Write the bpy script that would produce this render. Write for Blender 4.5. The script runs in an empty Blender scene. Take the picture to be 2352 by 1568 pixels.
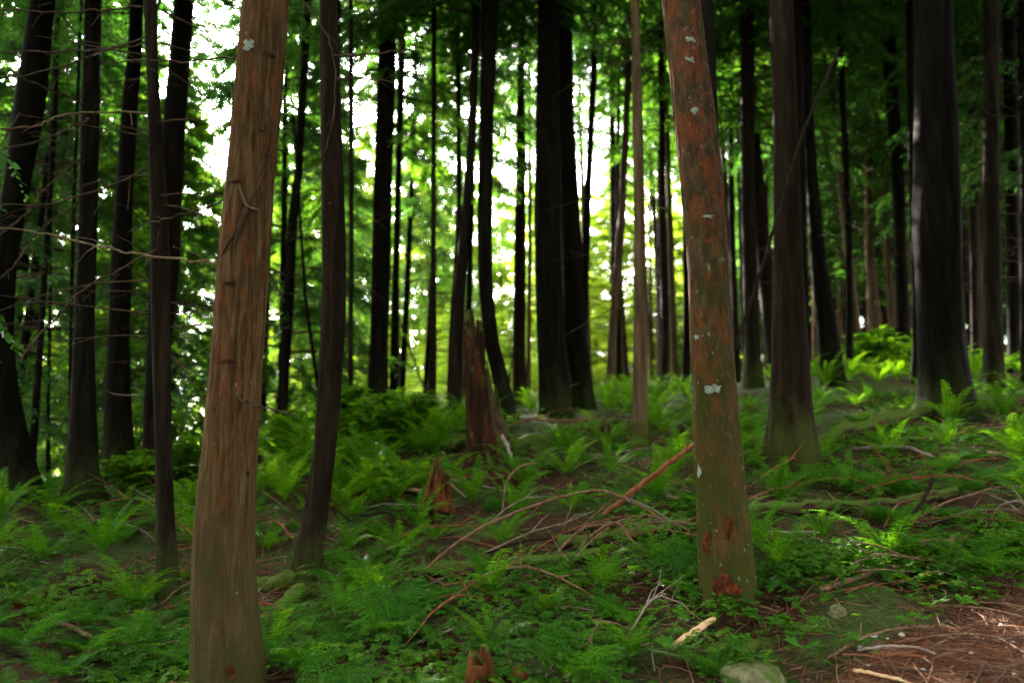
import bpy, math, random
import numpy as np
from mathutils import Vector

scn = bpy.context.scene
COL = scn.collection

# ------------------------------------------------------------------ camera
F, U0, V0, VH = 1830.0, 1176.0, 784.0, 1000.0     # photo measured on a 2352 x 1568 grid
TH = math.atan((VH - V0) / F)
CAM = np.array([0.0, 0.0, 1.6])
cd = bpy.data.cameras.new("camera")
cam = bpy.data.objects.new("camera", cd)
COL.objects.link(cam)
cam.location = CAM
cam.rotation_euler = (math.pi / 2 + TH, 0, 0)
cd.sensor_width = 36.0
cd.lens = 36.0 * F / 2352.0
cd.clip_start, cd.clip_end = 0.05, 4000
cd.dof.use_dof = True
cd.dof.focus_distance = 5.3
cd.dof.aperture_fstop = 0.9
scn.camera = cam

# ------------------------------------------------------------------ sky, sun, exposure
SUN_AZ, SUN_EL = math.radians(-20.0), math.radians(22.5)
w = bpy.data.worlds.new("World")
scn.world = w
w.use_nodes = True
nt = w.node_tree
bg = nt.nodes["Background"]
sky = nt.nodes.new("ShaderNodeTexSky")
sky.sky_type = 'NISHITA'
sky.sun_disc = False
sky.sun_elevation = SUN_EL
sky.sun_rotation = SUN_AZ
sky.air_density, sky.dust_density, sky.ozone_density = 1.0, 3.0, 0.6
hs = nt.nodes.new("ShaderNodeHueSaturation")
hs.inputs["Saturation"].default_value = 0.2
nt.links.new(sky.outputs[0], hs.inputs["Color"])
nt.links.new(hs.outputs[0], bg.inputs[0])
bg.inputs[1].default_value = 0.15

sl = bpy.data.lights.new("sun", 'SUN')
sl.energy = 5.0
sl.angle = math.radians(0.5)
sl.color = (1.0, 0.93, 0.80)
sun = bpy.data.objects.new("sun", sl)
COL.objects.link(sun)
sdir = Vector((math.sin(SUN_AZ) * math.cos(SUN_EL), math.cos(SUN_AZ) * math.cos(SUN_EL), math.sin(SUN_EL)))
sun.rotation_euler = sdir.to_track_quat('Z', 'Y').to_euler()
sun.location = (-12, 30, 30)

scn.view_settings.view_transform = 'Standard'
scn.view_settings.look = 'None'
scn.view_settings.gamma = 1.0
scn.view_settings.use_curve_mapping = False
scn.view_settings.exposure = 4.4
scn.cycles.use_denoising = True
scn.cycles.denoiser = 'OPENIMAGEDENOISE'
scn.cycles.denoising_prefilter = 'NONE'
scn.cycles.use_adaptive_sampling = False
scn.cycles.max_bounces = 7
scn.cycles.diffuse_bounces = 3
scn.cycles.transmission_bounces = 4
scn.cycles.glossy_bounces = 2
scn.cycles.sample_clamp_indirect = 0.5

# ------------------------------------------------------------------ helpers
def ray(u, v):
    x, y = (u - U0) / F, (V0 - v) / F
    return np.array([x, math.cos(TH) - y * math.sin(TH), math.sin(TH) + y * math.cos(TH)])

def at(u, v, Y):
    d = ray(u, v)
    return CAM + d * (Y / d[1])

def vnoise(x, y, seed=0):
    """smooth value noise, vectorised"""
    x = np.asarray(x, float); y = np.asarray(y, float)
    xi, yi = np.floor(x).astype(np.int64), np.floor(y).astype(np.int64)
    xf, yf = x - xi, y - yi
    def h(a, b):
        n = (a * 374761393 + b * 668265263 + seed * 982451653) & 0xffffffff
        n = ((n ^ (n >> 13)) * 1274126177) & 0xffffffff
        return ((n ^ (n >> 16)) & 0xffff) / 32767.5 - 1.0
    sx, sy = xf * xf * (3 - 2 * xf), yf * yf * (3 - 2 * yf)
    a = h(xi, yi) * (1 - sx) + h(xi + 1, yi) * sx
    b = h(xi, yi + 1) * (1 - sx) + h(xi + 1, yi + 1) * sx
    return a * (1 - sy) + b * sy

def new_mesh(name, verts, faces, mat, uvs=None):
    me = bpy.data.meshes.new(name)
    me.from_pydata([tuple(p) for p in verts], [], faces)
    me.polygons.foreach_set("use_smooth", [True] * len(me.polygons))
    if mat: me.materials.append(mat)
    me.update()
    return me

def quad_mesh(name, q, mat, smooth=False):
    """q: (N,4,3) array of quads -> mesh"""
    n = len(q)
    me = bpy.data.meshes.new(name)
    me.vertices.add(n * 4)
    me.vertices.foreach_set("co", np.ascontiguousarray(q, dtype=np.float32).ravel())
    me.loops.add(n * 4)
    me.loops.foreach_set("vertex_index", np.arange(n * 4, dtype=np.int32))
    me.polygons.add(n)
    me.polygons.foreach_set("loop_start", np.arange(0, n * 4, 4, dtype=np.int32))
    if mat: me.materials.append(mat)
    me.update(calc_edges=True)
    return me

def link(name, me, parent=None, loc=None):
    o = bpy.data.objects.new(name, me)
    COL.objects.link(o)
    if parent is not None: o.parent = parent
    if loc is not None: o.location = loc
    return o

def tag(o, label=None, cat=None, group=None, kind=None):
    if label: o["label"] = label
    if cat: o["category"] = cat
    if group: o["group"] = group
    if kind: o["kind"] = kind
    return o

def smooth_path(pts, n=6):
    """Catmull-Rom through points"""
    p = np.asarray(pts, float)
    if len(p) < 3:
        t = np.linspace(0, 1, n * 2 + 1)[:, None]
        return p[0] * (1 - t) + p[-1] * t
    q = np.vstack([2 * p[0] - p[1], p, 2 * p[-1] - p[-2]])
    out = []
    for i in range(1, len(q) - 2):
        for k in range(n):
            t = k / n
            out.append(0.5 * (2 * q[i] + (q[i + 1] - q[i - 1]) * t + (2 * q[i - 1] - 5 * q[i] + 4 * q[i + 1] - q[i + 2]) * t * t
                              + (3 * q[i] - q[i - 1] - 3 * q[i + 1] + q[i + 2]) * t ** 3))
    out.append(q[-2])
    return np.array(out)

def tube_geo(path, radii, seg=8, rough=0.0, seed=0, base=0):
    """tube along a path, closed ends. returns verts, faces"""
    path = np.asarray(path, float); n = len(path)
    tan = np.gradient(path, axis=0)
    tan /= np.linalg.norm(tan, axis=1)[:, None] + 1e-9
    up = np.array([0, 0, 1.0]) if abs(tan[0][2]) < 0.8 else np.array([0, 1.0, 0])
    verts, faces = [], []
    rng = np.random.RandomState(seed)
    a = np.linspace(0, 2 * math.pi, seg, endpoint=False)
    prof = np.ones((n, seg))
    if rough:
        zz = np.arange(n)[:, None] * 0.45 + np.zeros((1, seg))
        aa = np.zeros((n, 1)) + np.arange(seg)[None] * 0.8
        prof = 1 + rough * vnoise(aa + 50, zz, seed) + rough * 0.5 * rng.uniform(-1, 1, (n, seg))
    for i in range(n):
        s = np.cross(tan[i], up); s /= np.linalg.norm(s) + 1e-9
        t = np.cross(s, tan[i])
        up = t
        for k in range(seg):
            verts.append(path[i] + (s * math.cos(a[k]) + t * math.sin(a[k])) * radii[i] * prof[i, k])
    for i in range(n - 1):
        for k in range(seg):
            k2 = (k + 1) % seg
            faces.append((base + i * seg + k, base + i * seg + k2, base + (i + 1) * seg + k2, base + (i + 1) * seg + k))
    faces.append(tuple(base + k for k in range(seg)))
    faces.append(tuple(base + (n - 1) * seg + k for k in reversed(range(seg))))
    return verts, faces

# ------------------------------------------------------------------ materials
def new_mat(name):
    m = bpy.data.materials.new(name)
    m.use_nodes = True
    return m, m.node_tree, m.node_tree.nodes["Principled BSDF"]

def N(nt, typ, **kw):
    n = nt.nodes.new(typ)
    for k, v in kw.items():
        if k.startswith("_"): n.inputs[k[1:]].default_value = v
        else: setattr(n, k, v)
    return n

def ramp(nt, src, stops):
    r = nt.nodes.new("ShaderNodeValToRGB")
    e = r.color_ramp.elements
    while len(e) < len(stops): e.new(0.5)
    for el, (p, c) in zip(e, stops):
        el.position = p
        el.color = (*c, 1) if len(c) == 3 else c
    nt.links.new(src, r.inputs[0])
    return r.outputs[0]

def mix(nt, fac, a, b, blend='MIX'):
    m = nt.nodes.new("ShaderNodeMix")
    m.data_type = 'RGBA'; m.blend_type = blend
    for s, v in ((m.inputs[0], fac), (m.inputs[6], a), (m.inputs[7], b)):
        if hasattr(v, "links"): nt.links.new(v, s)
        elif isinstance(v, (int, float)): s.default_value = v
        else: s.default_value = (*v, 1)
    return m.outputs[2]

def noise(nt, vec, scale, detail=4, rough=0.55, dist=0.0):
    n = N(nt, "ShaderNodeTexNoise", _Scale=scale, _Detail=detail, _Roughness=rough, _Distortion=dist)
    nt.links.new(vec, n.inputs["Vector"])
    return n.outputs["Fac"]

def mapping(nt, scale, coord="Object", loc=(0, 0, 0)):
    tc = nt.nodes.new("ShaderNodeTexCoord")
    mp = nt.nodes.new("ShaderNodeMapping")
    mp.inputs["Scale"].default_value = scale
    mp.inputs["Location"].default_value = loc
    nt.links.new(tc.outputs[coord], mp.inputs["Vector"])
    return mp.outputs[0]

def bark_mat(name, cols, patch=None, moss=None, lichen=0.0, moss_h=1.0, scale=14, bump=0.5, stretch=0.09, rough=0.9, lich_col=(0.20, 0.22, 0.18), patch_thr=0.55, patch_scale=4.0, moss_all=0.0):
    m, nt, b = new_mat(name)
    va = mapping(nt, (1, 1, stretch))
    vb = mapping(nt, (1, 1, 0.45))
    vo = mapping(nt, (1, 1, 1))
    fib = noise(nt, va, scale, 6, 0.65, 0.4)
    c = ramp(nt, fib, [(0.30, cols[0]), (0.50, cols[1]), (0.70, cols[2])])
    if patch:
        pn = noise(nt, vb, patch_scale, 5, 0.6, 0.3)
        pf = ramp(nt, pn, [(patch_thr - 0.05, (0, 0, 0)), (patch_thr + 0.04, (1, 1, 1))])
        c = mix(nt, pf, c, mix(nt, 0.5, patch, c, 'MIX'))
        pn2 = noise(nt, mapping(nt, (1, 1, 0.38), loc=(3, 1, 2)), patch_scale * 2.4, 4, 0.6, 0.5)
        pf2 = ramp(nt, pn2, [(patch_thr + 0.03, (0, 0, 0)), (patch_thr + 0.07, (0.95, 0.95, 0.95))])
        c = mix(nt, pf2, c, patch)
    if moss:
        tc = nt.nodes.new("ShaderNodeTexCoord")
        sep = nt.nodes.new("ShaderNodeSeparateXYZ")
        nt.links.new(tc.outputs["Object"], sep.inputs[0])
        mr = N(nt, "ShaderNodeMapRange")
        mr.inputs["From Min"].default_value = moss_h
        mr.inputs["From Max"].default_value = 0.0
        mr.inputs["To Min"].default_value = moss_all
        nt.links.new(sep.outputs[2], mr.inputs[0])
        mn = noise(nt, vb, 5.0, 5, 0.7)
        mm = N(nt, "ShaderNodeMath", operation='MULTIPLY')
        nt.links.new(mr.outputs[0], mm.inputs[0]); nt.links.new(mn, mm.inputs[1])
        mf = ramp(nt, mm.outputs[0], [(0.24, (0, 0, 0)), (0.46, (0.95, 0.95, 0.95))])
        c = mix(nt, mf, c, moss)
    if lichen > 0:
        ln = noise(nt, mapping(nt, (1, 1, 0.75)), 26, 4, 0.6, 0.3)
        lf = ramp(nt, ln, [(0.76 - lichen * 0.13, (0, 0, 0)), (0.80 - lichen * 0.13, (0.75, 0.75, 0.75))])
        c = mix(nt, lf, c, lich_col)
    if lichen > 0.3:
        ln2 = noise(nt, vo, 45, 4, 0.7)
        lf2 = ramp(nt, ln2, [(0.64, (0, 0, 0)), (0.76, (0.5, 0.5, 0.5))])
        c = mix(nt, lf2, c, lich_col)
    # each tree its own tint
    oi = nt.nodes.new("ShaderNodeObjectInfo")
    tint = ramp(nt, oi.outputs["Random"], [(0.0, (0.75, 0.78, 0.72)), (0.5, (1.0, 0.95, 0.9)), (1.0, (1.2, 1.05, 0.9))])
    c = mix(nt, 1.0, c, tint, 'MULTIPLY')
    nt.links.new(c, b.inputs["Base Color"])
    b.inputs["Roughness"].default_value = rough
    b.inputs["Specular IOR Level"].default_value = 0.03
    bp = N(nt, "ShaderNodeBump", _Strength=bump, _Distance=0.02)
    f2 = noise(nt, mapping(nt, (1, 1, stretch * 1.6)), scale * 1.9, 5, 0.7)
    ad = N(nt, "ShaderNodeMath", operation='ADD')
    nt.links.new(fib, ad.inputs[0]); nt.links.new(f2, ad.inputs[1])
    nt.links.new(ad.outputs[0], bp.inputs["Height"])
    nt.links.new(bp.outputs[0], b.inputs["Normal"])
    return m

def leaf_mat(name, dark, mid, lite, trans, tfac=0.45, nscale=1.2, rough=0.55, spec=0.25, island=True):
    m, nt, b = new_mat(name)
    vo = mapping(nt, (1, 1, 1))
    n1 = noise(nt, vo, nscale, 3, 0.5)
    c = ramp(nt, n1, [(0.32, dark), (0.5, mid), (0.68, lite)])
    if island:
        g = nt.nodes.new("ShaderNodeNewGeometry")
        t = ramp(nt, g.outputs["Random Per Island"], [(0, (0.7, 0.72, 0.7)), (0.85, (1.15, 1.15, 1.1)), (1.0, (1.5, 1.3, 0.9))])
        c = mix(nt, 1.0, c, t, 'MULTIPLY')
    oi = nt.nodes.new("ShaderNodeObjectInfo")
    t2 = ramp(nt, oi.outputs["Random"], [(0, (0.78, 0.85, 0.8)), (1, (1.2, 1.12, 0.95))])
    c = mix(nt, 1.0, c, t2, 'MULTIPLY')
    nt.links.new(c, b.inputs["Base Color"])
    b.inputs["Roughness"].default_value = rough
    b.inputs["Specular IOR Level"].default_value = spec
    tr = nt.nodes.new("ShaderNodeBsdfTranslucent")
    tc = mix(nt, 1.0, c, trans, 'MULTIPLY')
    nt.links.new(tc, tr.inputs[0])
    ms = nt.nodes.new("ShaderNodeMixShader")
    ms.inputs[0].default_value = tfac
    nt.links.new(b.outputs[0], ms.inputs[1]); nt.links.new(tr.outputs[0], ms.inputs[2])
    nt.links.new(ms.outputs[0], nt.nodes["Material Output"].inputs[0])
    return m

def wood_mat(name, a, bcol, c3, scale=20, stretch=(1, 1, 0.15), bump=0.4, moss=None, mthr=0.5):
    m, nt, b = new_mat(name)
    v = mapping(nt, stretch)
    n1 = noise(nt, v, scale, 5, 0.65, 0.5)
    c = ramp(nt, n1, [(0.3, a), (0.5, bcol), (0.72, c3)])
    if moss:
        g = nt.nodes.new("ShaderNodeNewGeometry")
        sp = nt.nodes.new("ShaderNodeSeparateXYZ")
        nt.links.new(g.outputs["Normal"], sp.inputs[0])
        n2 = noise(nt, mapping(nt, (1, 1, 1)), 5.0, 5, 0.65)
        ad = N(nt, "ShaderNodeMath", operation='MULTIPLY_ADD')
        nt.links.new(sp.outputs[2], ad.inputs[0]); ad.inputs[1].default_value = 0.30
        nt.links.new(n2, ad.inputs[2])
        f = ramp(nt, ad.outputs[0], [(mthr, (0, 0, 0)), (mthr + 0.12, (1, 1, 1))])
        c = mix(nt, f, c, moss)
    nt.links.new(c, b.inputs["Base Color"])
    b.inputs["Roughness"].default_value = 0.85
    b.inputs["Specular IOR Level"].default_value = 0.04
    bp = N(nt, "ShaderNodeBump", _Strength=bump, _Distance=0.01)
    nt.links.new(n1, bp.inputs["Height"]); nt.links.new(bp.outputs[0], b.inputs["Normal"])
    return m

MOSS = (0.050, 0.075, 0.012)
M = {}
M["bark_tan"] = bark_mat("tan_orange_bark", [(0.026, 0.014, 0.007), (0.092, 0.050, 0.022), (0.18, 0.108, 0.052)], patch=(0.17, 0.048, 0.017), patch_thr=0.60, patch_scale=11,
                         moss=(0.050, 0.046, 0.016), moss_h=3.2, lichen=0.6, scale=36, bump=1.0, stretch=0.10)
M["bark_red"] = bark_mat("rusty_mossy_bark", [(0.024, 0.017, 0.009), (0.060, 0.041, 0.022), (0.125, 0.085, 0.05)], patch=(0.17, 0.046, 0.018), patch_thr=0.545, patch_scale=8,
                         moss=(0.040, 0.046, 0.009), moss_h=3.0, moss_all=0.38, lichen=0.9, scale=22, bump=0.8, stretch=0.3)
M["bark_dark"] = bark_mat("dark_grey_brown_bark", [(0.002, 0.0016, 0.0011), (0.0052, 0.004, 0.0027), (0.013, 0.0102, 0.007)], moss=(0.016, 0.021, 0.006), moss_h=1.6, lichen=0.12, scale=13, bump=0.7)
M["bark_brown"] = bark_mat("brown_bark", [(0.0045, 0.0033, 0.0022), (0.011, 0.0078, 0.005), (0.025, 0.018, 0.0115)], moss=(0.03, 0.038, 0.009), moss_h=1.5, lichen=0.15, scale=15, bump=0.6)
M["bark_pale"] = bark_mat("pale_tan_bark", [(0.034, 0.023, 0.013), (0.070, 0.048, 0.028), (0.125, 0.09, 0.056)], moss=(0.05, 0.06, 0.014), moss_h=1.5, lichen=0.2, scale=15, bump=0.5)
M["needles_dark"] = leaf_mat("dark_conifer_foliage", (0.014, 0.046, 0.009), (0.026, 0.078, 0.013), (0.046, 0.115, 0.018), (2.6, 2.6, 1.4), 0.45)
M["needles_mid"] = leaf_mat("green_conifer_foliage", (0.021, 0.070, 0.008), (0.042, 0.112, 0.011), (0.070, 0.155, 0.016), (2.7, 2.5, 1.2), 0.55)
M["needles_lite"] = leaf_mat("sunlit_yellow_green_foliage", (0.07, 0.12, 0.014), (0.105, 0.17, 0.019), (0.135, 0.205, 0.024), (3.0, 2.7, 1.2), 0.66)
M["limb"] = wood_mat("grey_brown_twig", (0.02, 0.012, 0.007), (0.05, 0.032, 0.019), (0.10, 0.072, 0.048))
M["limb_pale"] = wood_mat("pale_lichened_twig", (0.06, 0.038, 0.02), (0.12, 0.08, 0.043), (0.20, 0.15, 0.09))
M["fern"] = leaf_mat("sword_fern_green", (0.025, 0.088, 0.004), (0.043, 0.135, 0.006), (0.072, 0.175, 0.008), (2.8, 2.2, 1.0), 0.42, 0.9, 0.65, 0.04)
M["fern_lit"] = leaf_mat("lit_yellow_green_fern", (0.036, 0.115, 0.005), (0.058, 0.155, 0.007), (0.085, 0.19, 0.010), (2.8, 2.3, 1.0), 0.45, 0.9, 0.65, 0.04)  # young yellow-green fronds, with part of the light there put into the colour
M["lady"] = leaf_mat("lacy_fern_green", (0.018, 0.080, 0.007), (0.031, 0.118, 0.010), (0.050, 0.15, 0.013), (2.8, 2.2, 1.0), 0.42, 1.2, 0.65, 0.04)
M["cover"] = leaf_mat("small_leaf_green", (0.023, 0.082, 0.005), (0.040, 0.122, 0.007), (0.066, 0.165, 0.010), (2.6, 2.1, 1.0), 0.42, 1.5, 0.6, 0.08)
M["broad"] = leaf_mat("broad_leaf_green", (0.04, 0.115, 0.006), (0.065, 0.16, 0.009), (0.095, 0.20, 0.013), (2.4, 2.3, 1.0), 0.55, 1.5, 0.6, 0.04)
M["red_stick"] = wood_mat("bare_reddish_wood", (0.08, 0.024, 0.012), (0.16, 0.052, 0.024), (0.25, 0.11, 0.055), 30)
M["brown_stick"] = wood_mat("weathered_brown_wood", (0.07, 0.036, 0.02), (0.14, 0.075, 0.042), (0.23, 0.14, 0.085), 30)
M["grey_stick"] = wood_mat("weathered_grey_wood", (0.12, 0.085, 0.065), (0.21, 0.155, 0.12), (0.3, 0.24, 0.2), 30)
M["dark_stick"] = wood_mat("dark_wet_twig_wood", (0.006, 0.004, 0.003), (0.014, 0.010, 0.007), (0.03, 0.021, 0.013), 30)
M["blond"] = wood_mat("fresh_blond_wood", (0.36, 0.19, 0.08), (0.50, 0.30, 0.15), (0.62, 0.42, 0.25), 24)
M["rotten"] = wood_mat("rotten_red_wood", (0.012, 0.005, 0.003), (0.07, 0.024, 0.008), (0.20, 0.068, 0.022), 12, (1, 1, 0.3), 1.0, MOSS, 0.66)
M["snag"] = wood_mat("dark_red_decayed_wood", (0.012, 0.007, 0.004), (0.016, 0.008, 0.004), (0.075, 0.020, 0.008), 8, (1, 1, 0.22), 1.0, MOSS, 0.60)
M["log"] = wood_mat("mossy_log_bark", (0.018, 0.011, 0.006), (0.045, 0.026, 0.014), (0.09, 0.05, 0.028), 9, (1, 1, 1), 0.9, MOSS, 0.53)
M["moss"] = wood_mat("thick_moss", (0.025, 0.035, 0.006), (0.055, 0.078, 0.012), (0.09, 0.115, 0.02), 26, (1, 1, 1), 1.0)
M["lichen"] = wood_mat("pale_lichen", (0.10, 0.12, 0.09), (0.21, 0.24, 0.19), (0.32, 0.35, 0.29), 60, (1, 1, 1), 0.6)
M["scar"] = wood_mat("red_bark_scar", (0.010, 0.005, 0.003), (0.055, 0.014, 0.006), (0.17, 0.045, 0.016), 30, (1, 1, 0.5), 1.0)
M["knot"] = wood_mat("dark_branch_knot", (0.008, 0.004, 0.003), (0.032, 0.013, 0.008), (0.07, 0.03, 0.016), 40, (1, 1, 1), 1.0)
M["stone"] = wood_mat("pale_green_grey_stone", (0.05, 0.048, 0.020), (0.11, 0.10, 0.050), (0.18, 0.165, 0.10), 16, (1, 1, 1), 1.0, MOSS, 0.70)
M["pebble"] = wood_mat("pale_pebble", (0.3, 0.27, 0.22), (0.45, 0.41, 0.35), (0.58, 0.54, 0.48), 20, (1, 1, 1), 0.4)

def litter_mat():
    m, nt, b = new_mat("twig_and_needle_litter")
    g = nt.nodes.new("ShaderNodeNewGeometry")
    c = ramp(nt, g.outputs["Random Per Island"], [(0, (0.04, 0.016, 0.007)), (0.4, (0.11, 0.038, 0.014)), (0.8, (0.19, 0.07, 0.027)), (0.94, (0.25, 0.14, 0.07)), (1, (0.33, 0.26, 0.18))])
    nt.links.new(c, b.inputs["Base Color"])
    b.inputs["Roughness"].default_value = 0.8
    return m
M["litter"] = litter_mat()

def ground_mat():
    m, nt, b = new_mat("forest_floor")
    vo = mapping(nt, (1, 1, 1))
    n1 = noise(nt, vo, 1.1, 6, 0.65, 0.3)
    n2 = noise(nt, vo, 26, 5, 0.7)
    n3 = noise(nt, vo, 90, 4, 0.7)
    soil = ramp(nt, n2, [(0.3, (0.012, 0.0055, 0.0025)), (0.5, (0.044, 0.019, 0.008)), (0.68, (0.11, 0.044, 0.017))])
    moss = ramp(nt, n2, [(0.3, (0.018, 0.030, 0.006)), (0.5, (0.042, 0.066, 0.012)), (0.7, (0.075, 0.10, 0.02))])
    mf = ramp(nt, n1, [(0.44, (0, 0, 0)), (0.56, (1, 1, 1))])
    c = mix(nt, mf, soil, moss)
    path = mix(nt, 0.5, ramp(nt, n2, [(0.3, (0.06, 0.017, 0.005)), (0.5, (0.125, 0.036, 0.011)), (0.7, (0.18, 0.060, 0.020))]),
               ramp(nt, n3, [(0.3, (0.04, 0.011, 0.004)), (0.5, (0.125, 0.036, 0.012)), (0.7, (0.23, 0.09, 0.038))]))
    at_ = N(nt, "ShaderNodeAttribute", attribute_name="path")
    pn = N(nt, "ShaderNodeMath", operation='MULTIPLY_ADD')
    nt.links.new(n1, pn.inputs[0]); pn.inputs[1].default_value = 0.8; nt.links.new(at_.outputs["Fac"], pn.inputs[2])
    pf = ramp(nt, pn.outputs[0], [(0.80, (0, 0, 0)), (0.98, (1, 1, 1))])
    c = mix(nt, pf, c, path)
    mead = ramp(nt, n2, [(0.3, (0.045, 0.085, 0.012)), (0.7, (0.11, 0.17, 0.026))])
    at2 = N(nt, "ShaderNodeAttribute", attribute_name="meadow")
    c = mix(nt, at2.outputs["Fac"], c, mead)
    nt.links.new(c, b.inputs["Base Color"])
    b.inputs["Roughness"].default_value = 0.95
    b.inputs["Specular IOR Level"].default_value = 0.1
    bp = N(nt, "ShaderNodeBump", _Strength=0.9, _Distance=0.03)
    ad = N(nt, "ShaderNodeMath", operation='ADD')
    nt.links.new(n2, ad.inputs[0]); nt.links.new(n3, ad.inputs[1])
    nt.links.new(ad.outputs[0], bp.inputs["Height"]); nt.links.new(bp.outputs[0], b.inputs["Normal"])
    return m

# ------------------------------------------------------------------ ground
CTRL = [(540, 1640, 4.7), (1675, 1415, 5.3), (698, 1378, 7.0), (385, 1375, 6.8), (60, 1165, 9.5), (190, 1150, 9.5), (272, 1100, 11), (345, 1110, 10.5),
        (868, 938, 14), (992, 970, 13), (1042, 982, 12.5), (1180, 957, 12), (1192, 922, 18), (1280, 968, 12.5), (1345, 945, 13.2), (1465, 1015, 10), (1402, 912, 17),
        (1526, 910, 17), (1812, 1050, 8.5), (1915, 872, 14), (2175, 942, 10.5), (2282, 912, 12.5), (2075, 862, 15), (1732, 887, 15), (2000, 835, 17),
        (1176, 1590, 4.3), (2340, 1568, 4.1), (2340, 1200, 6.3), (100, 1568, 4.7), (1176, 1250, 7.3), (1340, 1100, 8.8), (640, 1000, 13), (-100, 1380, 6.6), (800, 1150, 8.8),
        (2600, 1150, 6.6), (2700, 1000, 9), (-300, 1200, 8.5),
        (1300, 895, 25), (1300, 875, 45), (1300, 850, 80), (1600, 880, 25), (1600, 850, 45), (1600, 835, 80), (1900, 830, 22), (2000, 800, 30), (2000, 780, 60), (2300, 820, 22),
        (2300, 780, 40), (2600, 780, 40), (2700, 900, 20), (900, 930, 22), (900, 930, 40), (900, 915, 80), (700, 1010, 22), (700, 1010, 45), (600, 1000, 80),
        (100, 1290, 14), (200, 1300, 20), (200, 1320, 45), (0, 1300, 20), (0, 1300, 45), (450, 1180, 20), (450, 1130, 45), (-400, 1300, 25), (200, 1200, 80), (-200, 1200, 80), (450, 1100, 80)]
CP = np.array([at(*c) for c in CTRL] + [np.array(p, float) for p in
     [(0, 0, 0), (-3, 0, -.4), (3, 0, .35), (0, 2.5, 0.0), (-2.5, 3, -.25), (2.5, 3, .4), (0, -4, .1), (-8, 0, -1.5), (8, 0, 1.0), (-8, -8, -1.5), (8, -8, 1), (0, -10, 0), (0, -25, 0), (-25, -10, -5), (25, -10, 3), (25, 5, 3.5), (-22, 5, -5), (40, 30, 6), (-40, 20, -9), (-40, 60, -9)]])
GX0, GX1, GY0, GY1, GS = -45.0, 50.0, -26.0, 90.0, 0.4
gxs, gys = np.arange(GX0, GX1 + GS, GS), np.arange(GY0, GY1 + GS, GS)
def lwr():
    X, Y = np.meshgrid(gxs, gys, indexing='ij')
    q = np.stack([X.ravel(), Y.ravel()], 1)
    out = np.empty(len(q))
    for i0 in range(0, len(q), 8000):
        qq = q[i0:i0 + 8000]
        d = CP[None, :, :2] - qq[:, None, :]
        d2 = (d ** 2).sum(2)
        near = np.sqrt(np.sort(d2, 1)[:, 3])
        h = np.maximum(0.9, 0.75 * near)
        wt = np.exp(-d2 / (2 * h[:, None] ** 2)) + 1e-9
        A = np.concatenate([np.ones(d.shape[:2] + (1,)), d], 2)
        AtA = np.einsum('nki,nk,nkj->nij', A, wt, A)
        rd = (wt.sum(1) * h * h * 0.25)
        AtA[:, 1, 1] += rd; AtA[:, 2, 2] += rd
        Atb = np.einsum('nki,nk,nk->ni', A, wt, np.broadcast_to(CP[:, 2], d2.shape))
        out[i0:i0 + 8000] = np.linalg.solve(AtA, Atb[..., None])[:, 0, 0]
    return out.reshape(X.shape)
TG = lwr()
def base_h(x, y):
    fx = np.clip((np.asarray(x, float) - GX0) / GS, 0, len(gxs) - 1.001)
    fy = np.clip((np.asarray(y, float) - GY0) / GS, 0, len(gys) - 1.001)
    i, j = fx.astype(int), fy.astype(int)
    a, b = fx - i, fy - j
    return (TG[i, j] * (1 - a) * (1 - b) + TG[i + 1, j] * a * (1 - b) + TG[i, j + 1] * (1 - a) * b + TG[i + 1, j + 1] * a * b)
PATH_A, PATH_B = np.array([1.45, 4.15]), np.array([3.45, 5.35])
def path_mask(x, y):
    d = (PATH_B - PATH_A) / np.linalg.norm(PATH_B - PATH_A)
    nrm = np.array([d[1], -d[0]])
    s = (np.asarray(x) - PATH_A[0]) * nrm[0] + (np.asarray(y) - PATH_A[1]) * nrm[1]
    return np.clip(s / 0.5 + 0.3, 0, 1) * np.clip((3.2 - s) / 0.6, 0, 1)
def ground(x, y):
    x = np.asarray(x, float); y = np.asarray(y, float)
    z = base_h(x, y)
    k = 1 - 0.8 * path_mask(x, y)
    return z + k * (0.07 * vnoise(x * 0.9, y * 0.9, 1) + 0.045 * vnoise(x * 2.3, y * 2.3, 2) + 0.02 * vnoise(x * 6, y * 6, 3))
def hit(u, v, lo=2.2, hi=60.0):
    d = ray(u, v)
    t = np.arange(lo, hi, 0.02)
    p = CAM[None] + d[None] * t[:, None]
    k = np.nonzero(p[:, 2] <= ground(p[:, 0], p[:, 1]))[0]
    return p[k[0]] if len(k) else p[-1]

def coords(near0, near1, step, far0, far1):
    c = list(np.arange(near0, near1 + step, step))
    s = step
    while c[-1] < far1: s *= 1.13; c.append(c[-1] + s)
    s = step
    while c[0] > far0: s *= 1.13; c.insert(0, c[0] - s)
    return np.array(c)
cx, cy = coords(-8, 9, 0.085, -900, 900), coords(2.0, 15, 0.085, -400, 1500)
XX, YY = np.meshgrid(cx, cy, indexing='ij')
ZZ = ground(XX, YY)
nx, ny = XX.shape
idx = np.arange(nx * ny).reshape(nx, ny)
gm = bpy.data.meshes.new("ground")
gf = np.stack([idx[:-1, :-1], idx[1:, :-1], idx[1:, 1:], idx[:-1, 1:]], -1).reshape(-1, 4)
gm.from_pydata(np.stack([XX, YY, ZZ], -1).reshape(-1, 3).tolist(), [], gf.tolist())
gm.polygons.foreach_set("use_smooth", [True] * len(gm.polygons))
a = gm.attributes.new("path", 'FLOAT', 'POINT'); a.data.foreach_set("value", path_mask(XX, YY).ravel().astype(np.float32))
md = np.clip((YY - 17.5) / 4, 0, 1) * np.clip((0.32 - XX / np.maximum(YY, 1)) / 0.06, 0, 1)
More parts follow.
